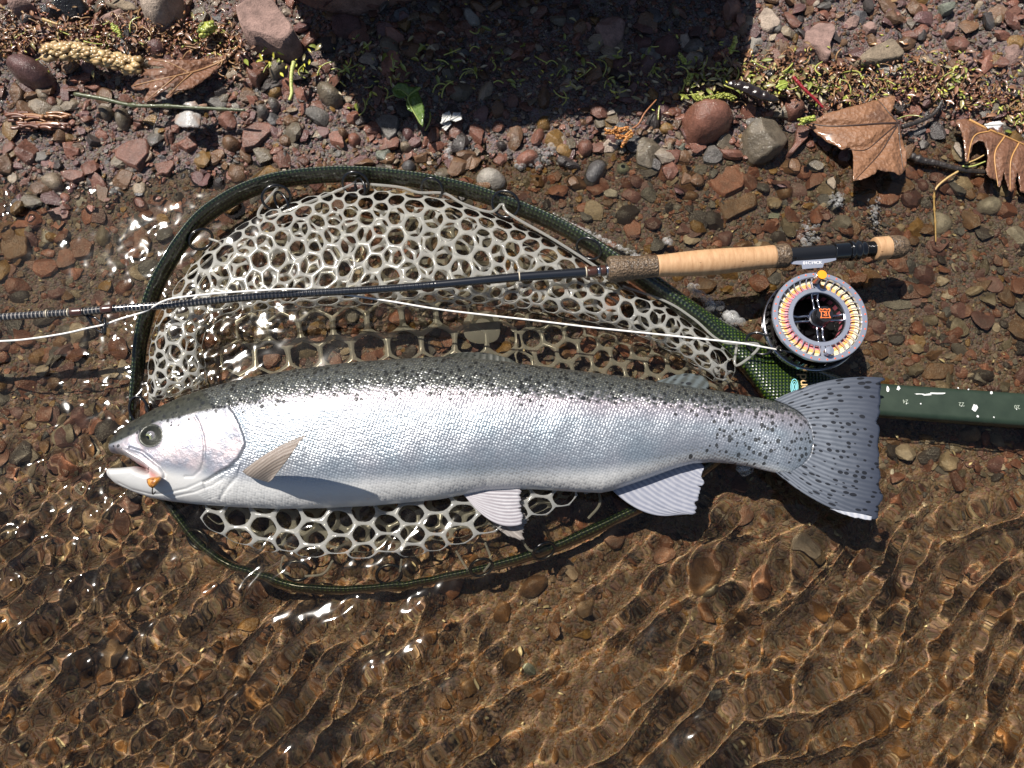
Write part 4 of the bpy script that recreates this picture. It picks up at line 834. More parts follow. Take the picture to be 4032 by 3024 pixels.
em = MB(); v, f, _, _, _ = tube(resamp(np.c_[cz[0]+out_[:, 0], cz[1]+out_[:, 1], np.full(len(out_), cz[2])], 90, True), .0045, 5, closed=True); em.add(v, f)
for zz in (.5,): v, f, f3, _, _ = tube(np.array([(cz[0]-.7*cs_*1.25, cz[1]+.55*cs_, cz[2]), (cz[0]+.7*cs_*1.25, cz[1]+.55*cs_, cz[2])]), .004, 5); em.add(v, f, f3)
sq = spline(np.array([(-.25,.2,0),(.15,.28,0),(.3,.05,0),(-.05,-.15,0),(-.3,-.35,0),(.05,-.55,0),(.35,-.35,0),(.1,.0,0)])*cs_*1.2+cz, 40); v, f, f3, _, _ = tube(sq, .0045, 5); em.add(v, f, f3)
obj('castle_emblem', em.mesh('castle_emblem', OE), reel).matrix_parent_inverse = Matrix.Translation(-reel.location)
# winding knob and counterweight
def knob(c, r, h, z0, m1, m2, name):
    k1 = child(name, lath_at(c, [(r*.75, z0), (r*.95, z0+h*.3), (r*.75, z0+h*.65), (r, z0+h*.85), (r, z0+h), (.001, z0+h)], m1, name), reel)
    k2 = obj('knob_cap', lath_at(c, [(r*.97, z0+h), (r*.95, z0+h+.006), (.001, z0+h+.008)], m2, 'knob_cap'), k1)
def lath_at(c, pr, mat, name):
    t = np.linspace(0, 2*np.pi, 40, endpoint=False); v = np.concatenate([np.stack([c[0]+r*np.cos(t), c[1]+r*np.sin(t), np.full(40, z)], -1) for r, z in pr]); return flat(mesh(name, v, gridf(len(pr), 40, True), None, mat, True), .6)
kc = rp2(.80, math.radians(91), 0); knob(kc, .042, .15, RZ-.01, simple('brown_chrome', (.30, .20, .14), .12, .9), simple('orange_cap', (.85, .33, .02), .3, coat=.3), 'winding_knob')
kc2 = rp2(.80, math.radians(274), 0); knob(kc2, .037, .07, RZ-.01, CHR, BLUE, 'counterweight')
pads = MB()
for aa_ in (math.radians(91), math.radians(272)):
    t = np.linspace(aa_-.1, aa_+.1, 6); V = np.stack([rp2(.65, t, -.012), rp2(.89, t, -.012), rp2(.89, t, -.045), rp2(.65, t, -.045)], 1); pads.add(V.reshape(-1, 3), gridf(6, 4, True)[:, ::-1])
child('knob_pads', flat(pads.mesh('knob_pads', BLUE)), reel)
# foot
fp = Z('Q', [(520,348),(600,325),(800,312),(1000,296),(1002,316),(930,338),(880,348),(866,392),(760,398),(662,408),(655,362),(560,358)])
fm = MB(); 
for z in (.36, .47): fm.add(P(fp[:, 0], fp[:, 1], z))
n_ = len(fp); fv = np.concatenate(fm.v); c0 = fv[n_:].mean(0); i = np.arange(n_); j = (i+1) % n_
child('reel_foot', mesh('reel_foot', np.vstack([fv, P(Z('Q', [(765, 350)])[0][0], Z('Q', [(765, 350)])[0][1], .47)[None]]), np.stack([i, i+n_, j+n_, j], 1), np.stack([i+n_, np.full(n_, 2*n_), j+n_], 1), BLUE, False), reel)
tq = Z('Q', [(765, 346)])[0]/K
child('serial_lettering', text('01C19CK', tq[0], tq[1], .473, .042, .03, simple('white_print', (.8, .8, .82), .5), 'serial_lettering'), reel)
# ---------------------------------------------------------------- fly line
FLM = simple('white_line', (.82, .80, .76), .35, coat=.3)
l1 = [(-200,745,.50),(0,737,.52),(64,732,.53),(139,720.5,.53),(191,708.6,.53),(226,701,.53),(260,689,.52),(312,673,.52),(350,652,.60),(384,643,.615),(473,633.5,.60),(560,627.5,.59),(640,624.5,.57),(690,630,.45),(763,639,.42),(850,652,.42),(961,670,.40),(1152,692,.36),(1276,707,.34),(1400,720,.34),(1524,733,.34),(1598,741,.35),(1650,750,.33),(1700,759,.25),(1740,765,.24)]
l1 = np.array(l1, float); v, f, f3, _, _ = tube(spline(PV(l1[:, 0], l1[:, 1], l1[:, 2]), 300), .0088, 8)
obj('fly_line', mesh('fly_line', v, f, f3, FLM), label='thin white fly line running from the reel across the net to the rod guide', cat='fishing line')
# ---------------------------------------------------------------- fish
def smooth01(x): x = np.clip(x, 0, 1); return x*x*(3-2*x)
TOP = [(232,964),(236,953),(243,943),(252,933),(266,921),(284,909),(305,897),(330,884),(362,869),(400,853),(440,840),(480,829),(530,817),(580,808),(640,798),(740,785),(850,776),(950,771),(1050,776),(1150,789),(1250,800),(1350,812),(1450,828),(1550,842),(1620,853),(1670,862),(1700,872),(1725,885),(1745,902),(1757,925),(1762,955)]
BOT = [(226,1014),(231,1030),(245,1043),(262,1052),(290,1064),(320,1074),(360,1081),(420,1088),(500,1094),(600,1098),(700,1096),(800,1091),(880,1084),(950,1077),(985,1070),(1050,1058),(1150,1055),(1250,1061),(1300,1063),(1325,1058),(1400,1032),(1460,1010),(1500,999),(1540,996),(1580,999),(1620,1005),(1655,1014),(1685,1021),(1710,1020),(1735,1006),(1752,985),(1762,955)]
LIPU = [(232,968),(238,977),(258,980),(279,989),(300,1003),(318,1016),(330,1021)]
LIPL = [(226,1012),(230,1010),(249,1010),(273,1009),(300,1007),(318,1013),(330,1021)]
THK = [(226,.05),(232,.10),(245,.155),(270,.20),(300,.235),(350,.27),(420,.315),(520,.36),(640,.40),(800,.43),(950,.44),(1100,.42),(1250,.37),(1400,.305),(1500,.25),(1600,.19),(1680,.14),(1730,.085),(1755,.04),(1762,.012)]
ZCN = [(226,.17),(400,.15),(900,.15),(1400,.17),(1762,.24)]
BACKL = [(226,968),(260,958),(290,946),(315,930),(345,915),(385,909),(430,899),(475,892),(512,886),(560,870),(640,857),(750,849),(900,847),(1050,851),(1200,859),(1350,868),(1500,878),(1620,888),(1700,893),(1762,900)]
BACKL = [((1073+(u-1073)/(1+h_/6.6)), (1276+(v-1276)/(1+h_/6.6))) for (u, v), h_ in zip(BACKL, [.05,.10,.12,.14,.17,.19,.2,.22,.25,.28,.30,.32,.33,.32,.30,.24,.2,.14,.09,.0])]
def pdist(q, line):
    a = np.array(line[:-1], float); b = np.array(line[1:], float); ab = b-a
    ap = q[:, None]-a; t = np.clip((ap*ab).sum(-1)/(ab**2).sum(-1), 0, 1); return np.linalg.norm(ap-t[..., None]*ab, axis=-1).min(1)
def up(p, dh=.2):
    k = 1+dh/6.6; return [(1073+(u-1073)/k, 1276+(v-1276)/k) for u, v in p]
wz0 = lambda p: [(219.4+.2976*x, 768+.2976*y) for x, y in p]
wz = lambda p: up(wz0(p), .19)
OPER = wz([(960,395),(1000,440),(1040,520),(1068,600),(1082,660),(1060,700),(1020,760),(950,815),(870,850),(790,895),(740,915)])
PREO = wz([(700,450),(735,500),(768,590),(778,680),(765,780),(730,840),(670,880),(610,880)])
MAXT = wz([(200,668),(300,700),(360,750),(430,805),(462,855),(455,885)]); MAXM = wz([(150,690),(260,740),(330,790),(400,840),(440,875)])
BR1 = wz([(440,985),(600,960),(760,905),(880,860),(1000,810)]); BR2 = wz([(470,1010),(650,985),(800,940),(900,890)])
JAWL = wz([(60,905),(160,955),(300,990),(420,990)]); GEND = wz([(830,1030),(900,960),(1000,880),(1040,800)])
EYE0 = (219.4+.2976*378, 768+.2976*588); EYE = up([EYE0], .17)[0]
def ztop(u, v, top, bot):
    t = (v-top)/np.maximum(bot-top, 1e-3); tp = np.interp(u, [226, 400, 600, 1500, 1762], [.52, .42, .34, .42, .5])
    s = np.where(t < tp, (tp-t)/tp, (t-tp)/(1-tp)); return np.maximum(1-np.clip(s, 0, 1)**2.25, 0)**.52
def notch(u, v):
    return pdist(np.c_[u, v], LIPU+LIPL[::-1][1:])
def build_body():
    NX = 760; xs = np.unique(np.r_[226+8*(np.linspace(0, 1, 14)**2), np.linspace(234, 1740, NX-40), 1762-22*(np.linspace(1, 0, 24)**2)])
    mb = MB(); allu = []; allv = []
    top = I(xs, TOP); bot = I(xs, BOT); lu = np.where(xs < 330, I(xs, LIPU), 0); ll = np.where(xs < 330, I(xs, LIPL), 0)
    mid0 = np.interp(xs, [330, 420, 700, 1762], [1021, 1000, 960, 955]); M_ = np.where(xs < 330, 0, mid0)
    na, nb_ = 90, 66
    ca = (1-np.cos(np.linspace(0, np.pi, na)*.5)); ca = 1-np.cos(np.linspace(0, 1, na)*np.pi*.5); cbm = np.sin(np.linspace(0, 1, nb_)*np.pi*.5)
    for part in (0, 1):
        if part == 0: y0, y1 = top, np.where(xs < 330, lu, M_); k = ca; sel = xs >= 232; y0 = np.minimum(y0, y1)
        else: y0, y1 = np.where(xs < 330, ll, M_), bot; k = cbm; sel = xs >= 226; y1 = np.maximum(y0, y1)
        X = xs[sel]; V = y0[sel][:, None]+(y1-y0)[sel][:, None]*k[None]; U = np.repeat(X[:, None], len(k), 1)
        # snout and jaw tips close smoothly
        tp_, bt_ = top[sel][:, None], bot[sel][:, None]
        tp_ = np.broadcast_to(tp_, U.shape); bt_ = np.broadcast_to(bt_, U.shape)
        u, v = U.ravel(), V.ravel(); z = ztop(u, v, tp_.ravel(), bt_.ravel()); T = I(u, THK)
        nd = np.full(len(u), 99.); hm_ = u < 430; nd[hm_] = notch(u[hm_], v[hm_])
        rl_ = np.where(part == 0, 16, 20)
        z = z*T*np.sqrt(np.clip(1-(1-np.clip(nd/rl_, 0, 1))**2, 0, 1))
        q = np.c_[u, v]; h = u < 620; d = np.zeros(len(u))
        Q = q[h]; dh = np.zeros(len(Q)); uu, vv = Q.T
        # gill cover: raised plate that steps down behind its edge
        do = pdist(Q, OPER); inside = uu < np.interp(vv, [p_[1] for p_ in OPER], [p_[0] for p_ in OPER])
        dh += np.where(inside, .010*np.exp(-(do/16)**2), -.011*np.exp(-(do/6)**2))
        dh -= .010*np.exp(-(pdist(Q, PREO)/2.0)**2)
        dh += .02*np.exp(-(pdist(Q, MAXM)/7)**2)-.02*np.exp(-(pdist(Q, MAXT)/2.2)**2)
        dh -= .010*np.exp(-(pdist(Q, BR1)/2)**2)+.009*np.exp(-(pdist(Q, BR2)/2)**2)+.010*np.exp(-(pdist(Q, JAWL)/2.2)**2)
        for k_ in range(7): dh -= .005*np.exp(-(pdist(Q, [(430+k_*4, 1062+k_*3.2), (470+k_*7, 1052+k_*2.5), (512+k_*3, 1030-k_*2)])/1.4)**2)
        dh -= .012*np.exp(-(pdist(Q, GEND)/3)**2)
        ex = np.hypot((uu-EYE[0])/25, (vv-EYE[1])/22); dh += .010*np.exp(-((ex-1.0)/.22)**2)-.04*np.exp(-(ex/.75)**4)
        d[h] = dh; env = np.clip(z/.08, 0, 1); z = z+d*env
        z += .006*waves2(u/100., v/100., 4, .4, 2., 8)*env*(u > 540)
        zc = I(u, ZCN)
        XY = PV(u, v, zc+.05)
        A = np.c_[XY[:, :2], zc+z]; Bm = np.c_[XY[:, :2], zc-np.maximum(z-d*env, 0)*.95]
        f = gridf(len(X), len(k)); n = len(u)
        mb.add(A, f[:, ::-1] if False else f); mb.add(Bm, f[:, ::-1]); allu += [u, u]; allv += [v, v]
    u = np.concatenate(allu); v = np.concatenate(allv)
    vb = I(u, BACKL); back = smooth01((vb-v)/np.interp(u, [400, 620], [30, 74])+.48); head = smooth01((np.interp(v, [p_[1] for p_ in OPER], [p_[0] for p_ in OPER])-u)/10+.3)
    head = np.where(v < OPER[0][1], smooth01((500-u+(OPER[0][1]-v)*.9*-1)/20), head)
    bl = np.interp(u, [226, 300, 400, 520, 700, 1000, 1300, 1500, 1650, 1762], [985, 1000, 1020, 1036, 1046, 1030, 1020, 985, 1005, 1030])
    belly = smooth01((v-bl)/34+.4); spots = np.clip(smooth01((vb+18-v)/40+.2)+.95*smooth01((u-1440)/200)*smooth01((1016-v)/40), 0, 1)
    mouth = np.exp(-(pdist(np.c_[u, v], [(300,1003),(330,1015),(352,1034)])/7)**2); t = (v-I(u, TOP))
    mx_ = np.exp(-(pdist(np.c_[u, v], MAXM)/8)**2)
    # arc coordinates for the scale rows
    ex = np.hypot((u-EYE[0])/27, (v-EYE[1])/24); back = np.maximum(back, smooth01((1.25-ex)/.35))
    co_ = np.concatenate(mb.v)
    m_ = fish_mat(); me = mb.mesh('trout', m_, True)
    for k, arr in (('back', back), ('head', head), ('belly', belly), ('spots', spots), ('mouth', mouth), ('maxl', mx_), ('fu', u/100.), ('fv', v/100.)):
        at = me.attributes.new(k, 'FLOAT', 'POINT'); at.data.foreach_set('value', np.asarray(arr, np.float32))
    import bmesh
    b = bmesh.new(); b.from_mesh(me); bmesh.ops.remove_doubles(b, verts=b.verts, dist=.0012); bmesh.ops.dissolve_degenerate(b, edges=b.edges, dist=.0003); bmesh.ops.recalc_face_normals(b, faces=b.faces); b.to_mesh(me); b.free()
    me.polygons.foreach_set('use_smooth', np.ones(len(me.polygons), bool))
    return me
def fish_mat():
    m = M('fish_skin'); fu = m.attr('fu'); fv = m.attr('fv'); back = m.attr('back'); head = m.attr('head'); belly = m.attr('belly'); sp = m.attr('spots')
    cv = m.n('CombineXYZ'); m.l(fu, cv.inputs[0]); m.l(fv, cv.inputs[1]); p = cv.outputs[0]
    # rows of scales: slightly jittered lattice leaning like the real rows
    sk = m.n('CombineXYZ'); m.l(m.math('ADD', m.math('MULTIPLY', fu, 15.5), m.math('MULTIPLY', fv, 6.)), sk.inputs[0]); m.l(m.math('SUBTRACT', m.math('MULTIPLY', fv, 19.), m.math('MULTIPLY', fu, 6.)), sk.inputs[1])
    sc_d = m.vor(sk.outputs[0], 1., .42); sc_c = m.vor(sk.outputs[0], 1., .42, 'Color')
    notth = m.math('SUBTRACT', 1., head)
    scr = m.n('SeparateColor'); m.l(sc_c, scr.inputs[0])
    back = m.ramp(m.math('ADD', back, m.math('MULTIPLY', m.math('SUBTRACT', scr.outputs[2], .5), m.math('MULTIPLY', notth, .55))), [(.28, 0.), (.72, 1.)])
    big = m.noise(p, 1.2, 4); fine = m.noise(p, 9, 4)
    silver = m.mix(m.ramp(big, [(.35, 0.), (.65, 1.)]), (.36, .42, .47), (.46, .48, .52))
    pinkz = m.math('MULTIPLY', m.math('SUBTRACT', 1., m.math('ABSOLUTE', m.math('MULTIPLY', m.math('SUBTRACT', fv, m.math('ADD', 8.75, m.math('MULTIPLY', m.math('MAXIMUM', m.math('SUBTRACT', fu, 10.), 0.), .035))), 2.6)), clamp=True), .55)
    silver = m.mix(pinkz, silver, (.60, .47, .50))
    oliv = m.mix(m.ramp(fine, [(.3, 0.), (.7, 1.)]), (.024, .026, .020), (.06, .062, .05))
    scl = m.ramp(sc_d, [(.15, 1.), (.5, 0.)])
    oliv = m.mix(m.math('MULTIPLY', m.math('MULTIPLY', scl, notth), .8), oliv, (.25, .26, .24))
    c = m.mix(back, silver, oliv)
    c = m.mix(m.math('MULTIPLY', m.math('MULTIPLY', m.ramp(sc_d, [(.42, 0.), (.62, 1.)]), notth), .30), c, (.16, .18, .22))
    c = m.mix(belly, c, (.58, .58, .57))
    headc = m.mix(m.ramp(m.noise(p, 2.6, 5), [(.42, 0.), (.58, 1.)]), (.26, .27, .32), (.46, .40, .42))
    headc = m.mix(m.ramp(m.noise(p, 1.6, 3), [(.55, 0.), (.75, .5)]), headc, (.30, .38, .36))
    c = m.mix(m.math('MULTIPLY', head, m.math('SUBTRACT', 1., m.math('MAXIMUM', back, belly))), c, headc)
    c = m.mix(m.math('MULTIPLY', m.attr('maxl'), .7), c, (.52, .48, .48))
    c = m.mix(m.math('MULTIPLY', m.attr('mouth'), .75), c, (.50, .20, .19))
    # black spots, denser on the back and tail root
    sp_v = m.vor(p, 8.6, .9); sp_c = m.n('SeparateColor'); m.l(m.vor(p, 8.6, .9, 'Color'), sp_c.inputs[0])
    rad = m.math('ADD', .24, m.math('MULTIPLY', sp_c.outputs[0], .19))
    dd = m.math('ADD', sp_v, m.math('MULTIPLY', m.math('SUBTRACT', m.noise(p, 30, 2), .5), .22))
    spot = m.math('MULTIPLY', m.math('LESS_THAN', dd, rad), m.math('GREATER_THAN', m.math('MULTIPLY', sp, 1.5), sp_c.outputs[1]))
    c = m.mix(m.math('MULTIPLY', spot, .92), c, (.010, .011, .012))
    met = m.math('MULTIPLY', m.math('SUBTRACT', 1., m.math('MULTIPLY', back, .50)), m.math('SUBTRACT', .66, m.math('MULTIPLY', belly, .58)))
    met = m.math('MULTIPLY', met, m.math('SUBTRACT', 1., m.math('MULTIPLY', head, .25))); met = m.math('MULTIPLY', met, m.math('SUBTRACT', 1., m.math('MULTIPLY', spot, .9)))
    rough = m.math('SUBTRACT', .38, m.math('MULTIPLY', back, .06))
    # every scale leans its own way, so each catches the sun separately
    geo = m.n('NewGeometry'); jit = m.vmath('SUBTRACT', sc_c, (.5, .5, .5)); jit = m.vmath('SCALE', jit, sc_=m.math('MULTIPLY', notth, m.math('ADD', .11, m.math('MULTIPLY', back, .42))))
    n0 = m.vmath('NORMALIZE', m.vmath('ADD', geo.outputs['Normal'], jit))
    hgt = m.math('ADD', m.math('MULTIPLY', m.math('MULTIPLY', sc_d, notth), -1.), m.math('MULTIPLY', m.noise(p, 12, 4), .22)); hgt = m.math('ADD', hgt, m.math('MULTIPLY', head, m.math('MULTIPLY', m.noise(p, 7, 6, .7), 1.1)))
    hgt = m.math('MULTIPLY', hgt, m.math('SUBTRACT', 1., m.math('MULTIPLY', belly, .6)))
    m.set(Base_Color=c, Metallic=met, Roughness=rough, Coat_Weight=.35, Coat_Roughness=.10, Normal=m.bump(hgt, .42, .015, n0)); m.b.inputs['Coat IOR'].default_value = 1.33
    return m.m
fish = obj('trout', build_body(), label='large silver trout with spotted back lying on its side across the net', cat='fish')
class FR: location = Vector((0, 0, 0))
def fchild(name, me, **k): return obj(name, me, fish, **k)
def fin_mat(name, c0, c1, spot=None, alpha=.0, rays=1., metal=.2, tipd=None, rough=.38):
    m = M(name); fa = m.attr('fa'); fb = m.attr('fb'); ry_ = m.math('SINE', m.math('ADD', m.math('MULTIPLY', fa, 6.2832), m.math('MULTIPLY', m.noise(m.coord('Object'), 2.2, 2), 9.))); cvv = m.n('CombineXYZ'); m.l(fa, cvv.inputs[0]); m.l(m.math('MULTIPLY', fb, 9.), cvv.inputs[1])
    nn = m.noise(cvv.outputs[0], .8, 4); f = m.math('ADD', m.math('MULTIPLY', ry_, .30), nn)
    c = m.mix(m.ramp(f, [(.25, 0.), (.8, 1.)]), c0, c1)
    if tipd: c = m.mix(m.ramp(fb, [(.25, 0.), (1., 1.)]), c, tipd)
    if spot:
        sv = m.n('CombineXYZ'); m.l(m.math('MULTIPLY', fa, spot[0]), sv.inputs[0]); m.l(m.math('MULTIPLY', fb, spot[1]), sv.inputs[1])
        d_ = m.vor(sv.outputs[0], 1., spot[2]); cc = m.n('SeparateColor'); m.l(m.vor(sv.outputs[0], 1., spot[2], 'Color'), cc.inputs[0])
        s_ = m.math('LESS_THAN', d_, m.math('ADD', spot[3], m.math('MULTIPLY', cc.outputs[0], .14))); c = m.mix(m.math('MULTIPLY', s_, .9), c, (.008, .009, .013))
    m.set(Base_Color=c, Roughness=rough, Metallic=metal, Coat_Weight=.4, Coat_Roughness=.12, Normal=m.bump(m.math('ADD', ry_, m.math('MULTIPLY', nn, .8)), .30*rays, .008))
    if alpha:
        m.b.inputs['Alpha'].default_value = 1-alpha
    t_ = m.n('BsdfTranslucent'); m.l(c, t_.inputs[0]); x = m.n('MixShader'); x.inputs[0].default_value = .28; m.l(m.b.outputs[0], x.inputs[1]); m.l(t_.outputs[0], x.inputs[2]); m.l(x.outputs[0], m.out.inputs[0])
    return m.m
def fin(name, base, outr, zb, zt, nr, mat, rag=.03, bulge=(0, 0), thick=.012, seed=0, nb=26, dip=0., split=()):
    r = np.random.default_rng(seed); n = nr*6+1
    B = spline(base, n) if len(base) > 2 else resamp(base, n); O = spline(outr, n); t = np.linspace(0, 1, n); s = np.linspace(0, 1, nb)
    ray = r.normal(size=nr+2); L = 1-rag*np.abs(np.interp(t*nr, np.arange(nr+2), ray))-rag*.8*r.random(n)
    for a_, w_, d_ in split: L = np.minimum(L, 1-d_*np.clip(1-np.abs(t-a_)/w_, 0, 1))
    S = s[None]*L[:, None]; bg_ = np.interp(t, [0, 1], bulge)
    U = B[:, None]+(O-B)[:, None]*S[..., None]; U[..., 1] += (4*S*(1-S)*bg_[:, None]) if abs(bulge[0])+abs(bulge[1]) else 0
    zb_ = np.interp(t, np.linspace(0, 1, len(np.atleast_1d(zb))), np.atleast_1d(zb)); zt_ = np.interp(t, np.linspace(0, 1, len(np.atleast_1d(zt))), np.atleast_1d(zt))
    Zz = zb_[:, None]*(1-S)+zt_[:, None]*S-dip*4*S*(1-S)
    Zz = Zz+.0006*np.sin(t*nr*2*np.pi)[:, None]*np.clip(S*3, 0, 1)
    th = thick*(1-.75*S)
    up = PV(U[..., 0].ravel(), U[..., 1].ravel(), Zz.ravel()); a_ = up.copy(); b_ = up.copy(); a_[:, 2] += th.ravel()*.5; b_[:, 2] -= th.ravel()*.5
    i = np.arange(n*nb).reshape(n, nb); rim = np.r_[i[:, 0], i[-1, 1:], i[-2::-1, -1], i[0, -2:0:-1]]; r2 = np.roll(rim, -1)
    f = np.vstack([gridf(n, nb), gridf(n, nb)[:, ::-1]+n*nb, np.stack([rim, r2, r2+n*nb, rim+n*nb], 1)])
    fa = np.repeat(t*nr, nb); fb = S.ravel()
    return mesh(name, np.vstack([a_, b_]), f, None, mat, True, fa=np.r_[fa, fa], fb=np.r_[fb, fb])
X5 = lambda p: [(822.9+.2976*x, 713.2+.2976*y) for x, y in p]; X6 = lambda p: [(1316.7+.2976*x, 740.6+.2976*y) for x, y in p]
tailm = fin_mat('tail_fin_skin', (.13, .15, .185), (.24, .265, .31), (1.0, 9.5, .6, .25), 0, .28, .2, (.045, .055, .085), .42)
fchild('tail_fin', fin('tail_fin', [(1672,864),(1705,878),(1732,895),(1748,920),(1754,955),(1748,985),(1730,1004),(1700,1016),(1668,1014)],
    [(1916,817),(1906,832),(1903,850),(1904,880),(1899,905),(1901,930),(1898,955),(1900,980),(1899,1000),(1903,1030),(1901,1055),(1909,1072),(1903,1090),(1899,1104),(1896,1121),(1880,1121)], .24, [.34, .30, .26, .24, .22], 30, tailm, .012, (-19, 20), .022, 3, 40))
wh_edge = fin_mat('pale_torn_skin', (.55, .58, .66), (.75, .76, .80), None, 0, .4, .1)
fchild('torn_edge', fin('torn_edge', X6([(1600,1205),(1700,1225),(1800,1240),(1900,1262)]), X6([(1640,1222),(1720,1255),(1800,1277),(1897,1290)]), .232, .232, 6, wh_edge, .1, (0, 0), .03, 4, 8))
pale = fin_mat('pale_fin_skin', (.40, .37, .40), (.56, .55, .58), None, .06, .6, .05)
fchild('belly_fin', fin('belly_fin', X5([(555,1172),(572,1180),(600,1190)][::-1]), X5([(1045,1400),(1035,1330),(1030,1290),(1022,1250),(1032,1200),(1026,1150)]), .14, [.13, .16, .20], 11, pale, .03, (30, -3), .02, 5, 24, split=((.45, .03, .1),)))
pale2 = fin_mat('sunken_fin_skin', (.30, .27, .25), (.42, .38, .35), None, .25, 1.3, .05)
fchild('belly_fin', fin('belly_fin', X5([(600,1200),(660,1250),(700,1290)]), X5([(1150,1215),(1090,1260),(1085,1360),(1075,1470),(1060,1540),(960,1520),(870,1460)]), .0, [.06, .03], 9, pale2, .06, (0, 0), .012, 6, 18), label='second pale belly fin, sunk under water behind the first')
fchild('anal_fin', fin('anal_fin', X6([(18,1068),(150,985),(350,925),(530,882),(640,862)]), X6([(505,1246),(575,1246),(640,1240),(636,1180),(655,1120),(668,1060),(690,1010),(668,970),(690,905)]), .10, [.03, .06, .09, .12], 16, fin_mat('anal_fin_skin', (.32, .34, .42), (.50, .51, .57), None, .03, .6, .1), .035, (22, -2), .02, 7, 26, split=((.18, .012, .6), (.68, .015, .2))))
dk = fin_mat('back_fin_skin', (.05, .055, .045), (.12, .125, .11), (.8, 4., .7, .22), .25, .3, .1)
fchild('back_fin', fin('back_fin', X5([(440,205),(600,225),(800,248),(960,262),(1050,285)]), X5([(500,168),(620,158),(740,160),(860,182),(940,208),(1010,255)]), .16, [.20, .19, .17, .15], 12, dk, .03, (0, 0), .016, 8, 14))
fchild('adipose_fin', fin('adipose_fin', X6([(330,285),(450,305),(580,325),(700,352)]), X6([(400,262),(470,236),(560,222),(650,232),(705,270),(724,310)]), .16, .17, 6, fin_mat('adipose_skin', (.07, .08, .075), (.15, .18, .19), (.9, 2.6, .7, .24), .1, .12, .1), .01, (0, 0), .05, 9, 14))
pec = fin_mat('side_fin_skin', (.40, .33, .28), (.58, .51, .45), None, .15, .5, .05)
fchild('side_fin', fin('side_fin', [(524,1019),(540,1030),(580,1042)], [(666,938.5),(651,952),(636,972),(618,998),(600,1020),(588,1036)], [.53, .52, .50], [1.30, 1.30, 1.22, 1.05, .85, .65], 10, pec, .02, (-10, 0), .022, 10, 30))
# eye
ez = I(np.array([EYE[0]]), ZCN)[0]+.165; ec = PV(EYE0[0], EYE0[1], ez)
def sphere(c, r, mat, name, sq=(1, 1, 1), n=40):
    t = np.linspace(0, np.pi, n//2+1); a_ = np.linspace(0, 2*np.pi, n, endpoint=False)
    v = np.array([[np.sin(x)*np.cos(y), np.sin(x)*np.sin(y), np.cos(x)] for x in t for y in a_])*np.array(sq)*r+c; return mesh(name, v, gridf(n//2+1, n, True)[:, ::-1], None, mat)
em_ = M('fish_eye'); epos = em_.coord('Object'); ld = Vector((-.32, -.36, .87)).normalized()
dv = em_.vmath('NORMALIZE', epos); ang = em_.math('ARCCOSINE', em_.vmath('DOT_PRODUCT', dv, tuple(ld)))
ecol = em_.ramp(em_.math('MULTIPLY', ang, .8), [(0., (.002, .002, .003)), (.24, (.002, .002, .003)), (.27, (.34, .36, .18)), (.34, (.12, .15, .08)), (.40, (.20, .22, .16)), (.46, (.07, .08, .08)), (.60, (.16, .155, .17)), (1., (.20, .19, .21))])
em_.set(Base_Color=ecol, Roughness=.12, Coat_Weight=1., Coat_Roughness=.02)
eye = fchild('eye', sphere(np.zeros(3), .088, em_.m, 'eye', (1.05, .95, .80))); eye.location = ec
# fly in the jaw hinge
fly = empty('fishing_fly', PV(332, 1044, .45), 'small orange-brown artificial fly hooked in the corner of the mouth', 'fishing fly')
fb_ = wz0([(325,897),(360,885),(420,876),(436,890),(420,915),(398,942),(372,966),(345,950),(330,925)])
c0_ = np.mean(fb_, 0); fmv = MB(); nn2 = len(fb_)
for k_, zz in ((.7, .34), (1, .40), (1, .44), (.6, .475)): fmv.add(PV(*((np.array(fb_)-c0_)*k_+c0_).T, zz))
fvv = np.vstack(fmv.v+[PV(c0_[0], c0_[1], .48)[None]]); ii = np.arange(nn2)
FM_ = M('amber_fur'); FM_.set(Base_Color=FM_.mix(FM_.ramp(FM_.noise(FM_.pos(), 25, 4), [(.35, 0.), (.6, 1.)]), (.15, .045, .01), (.62, .26, .04)), Roughness=.3, Coat_Weight=.6, Normal=FM_.bump(FM_.noise(FM_.pos(), 60, 3), .6, .01))
child('fly_body', mesh('fly_body', fvv, gridf(4, nn2, True), np.stack([3*nn2+ii, 3*nn2+(ii+1) % nn2, np.full(nn2, 4*nn2)], 1), FM_.m), fly)
hk = np.array([(331,1042,.46),(330,1052,.44),(329,1062,.40),(331,1068,.36),(336,1062,.34)]); v, f, f3, _, _ = tube(spline(PV(hk[:, 0], hk[:, 1], hk[:, 2]), 20), .005, 6)
child('hook', mesh('hook', v, f, f3, simple('dark_hook', (.06, .05, .05), .25, .9)), fly)
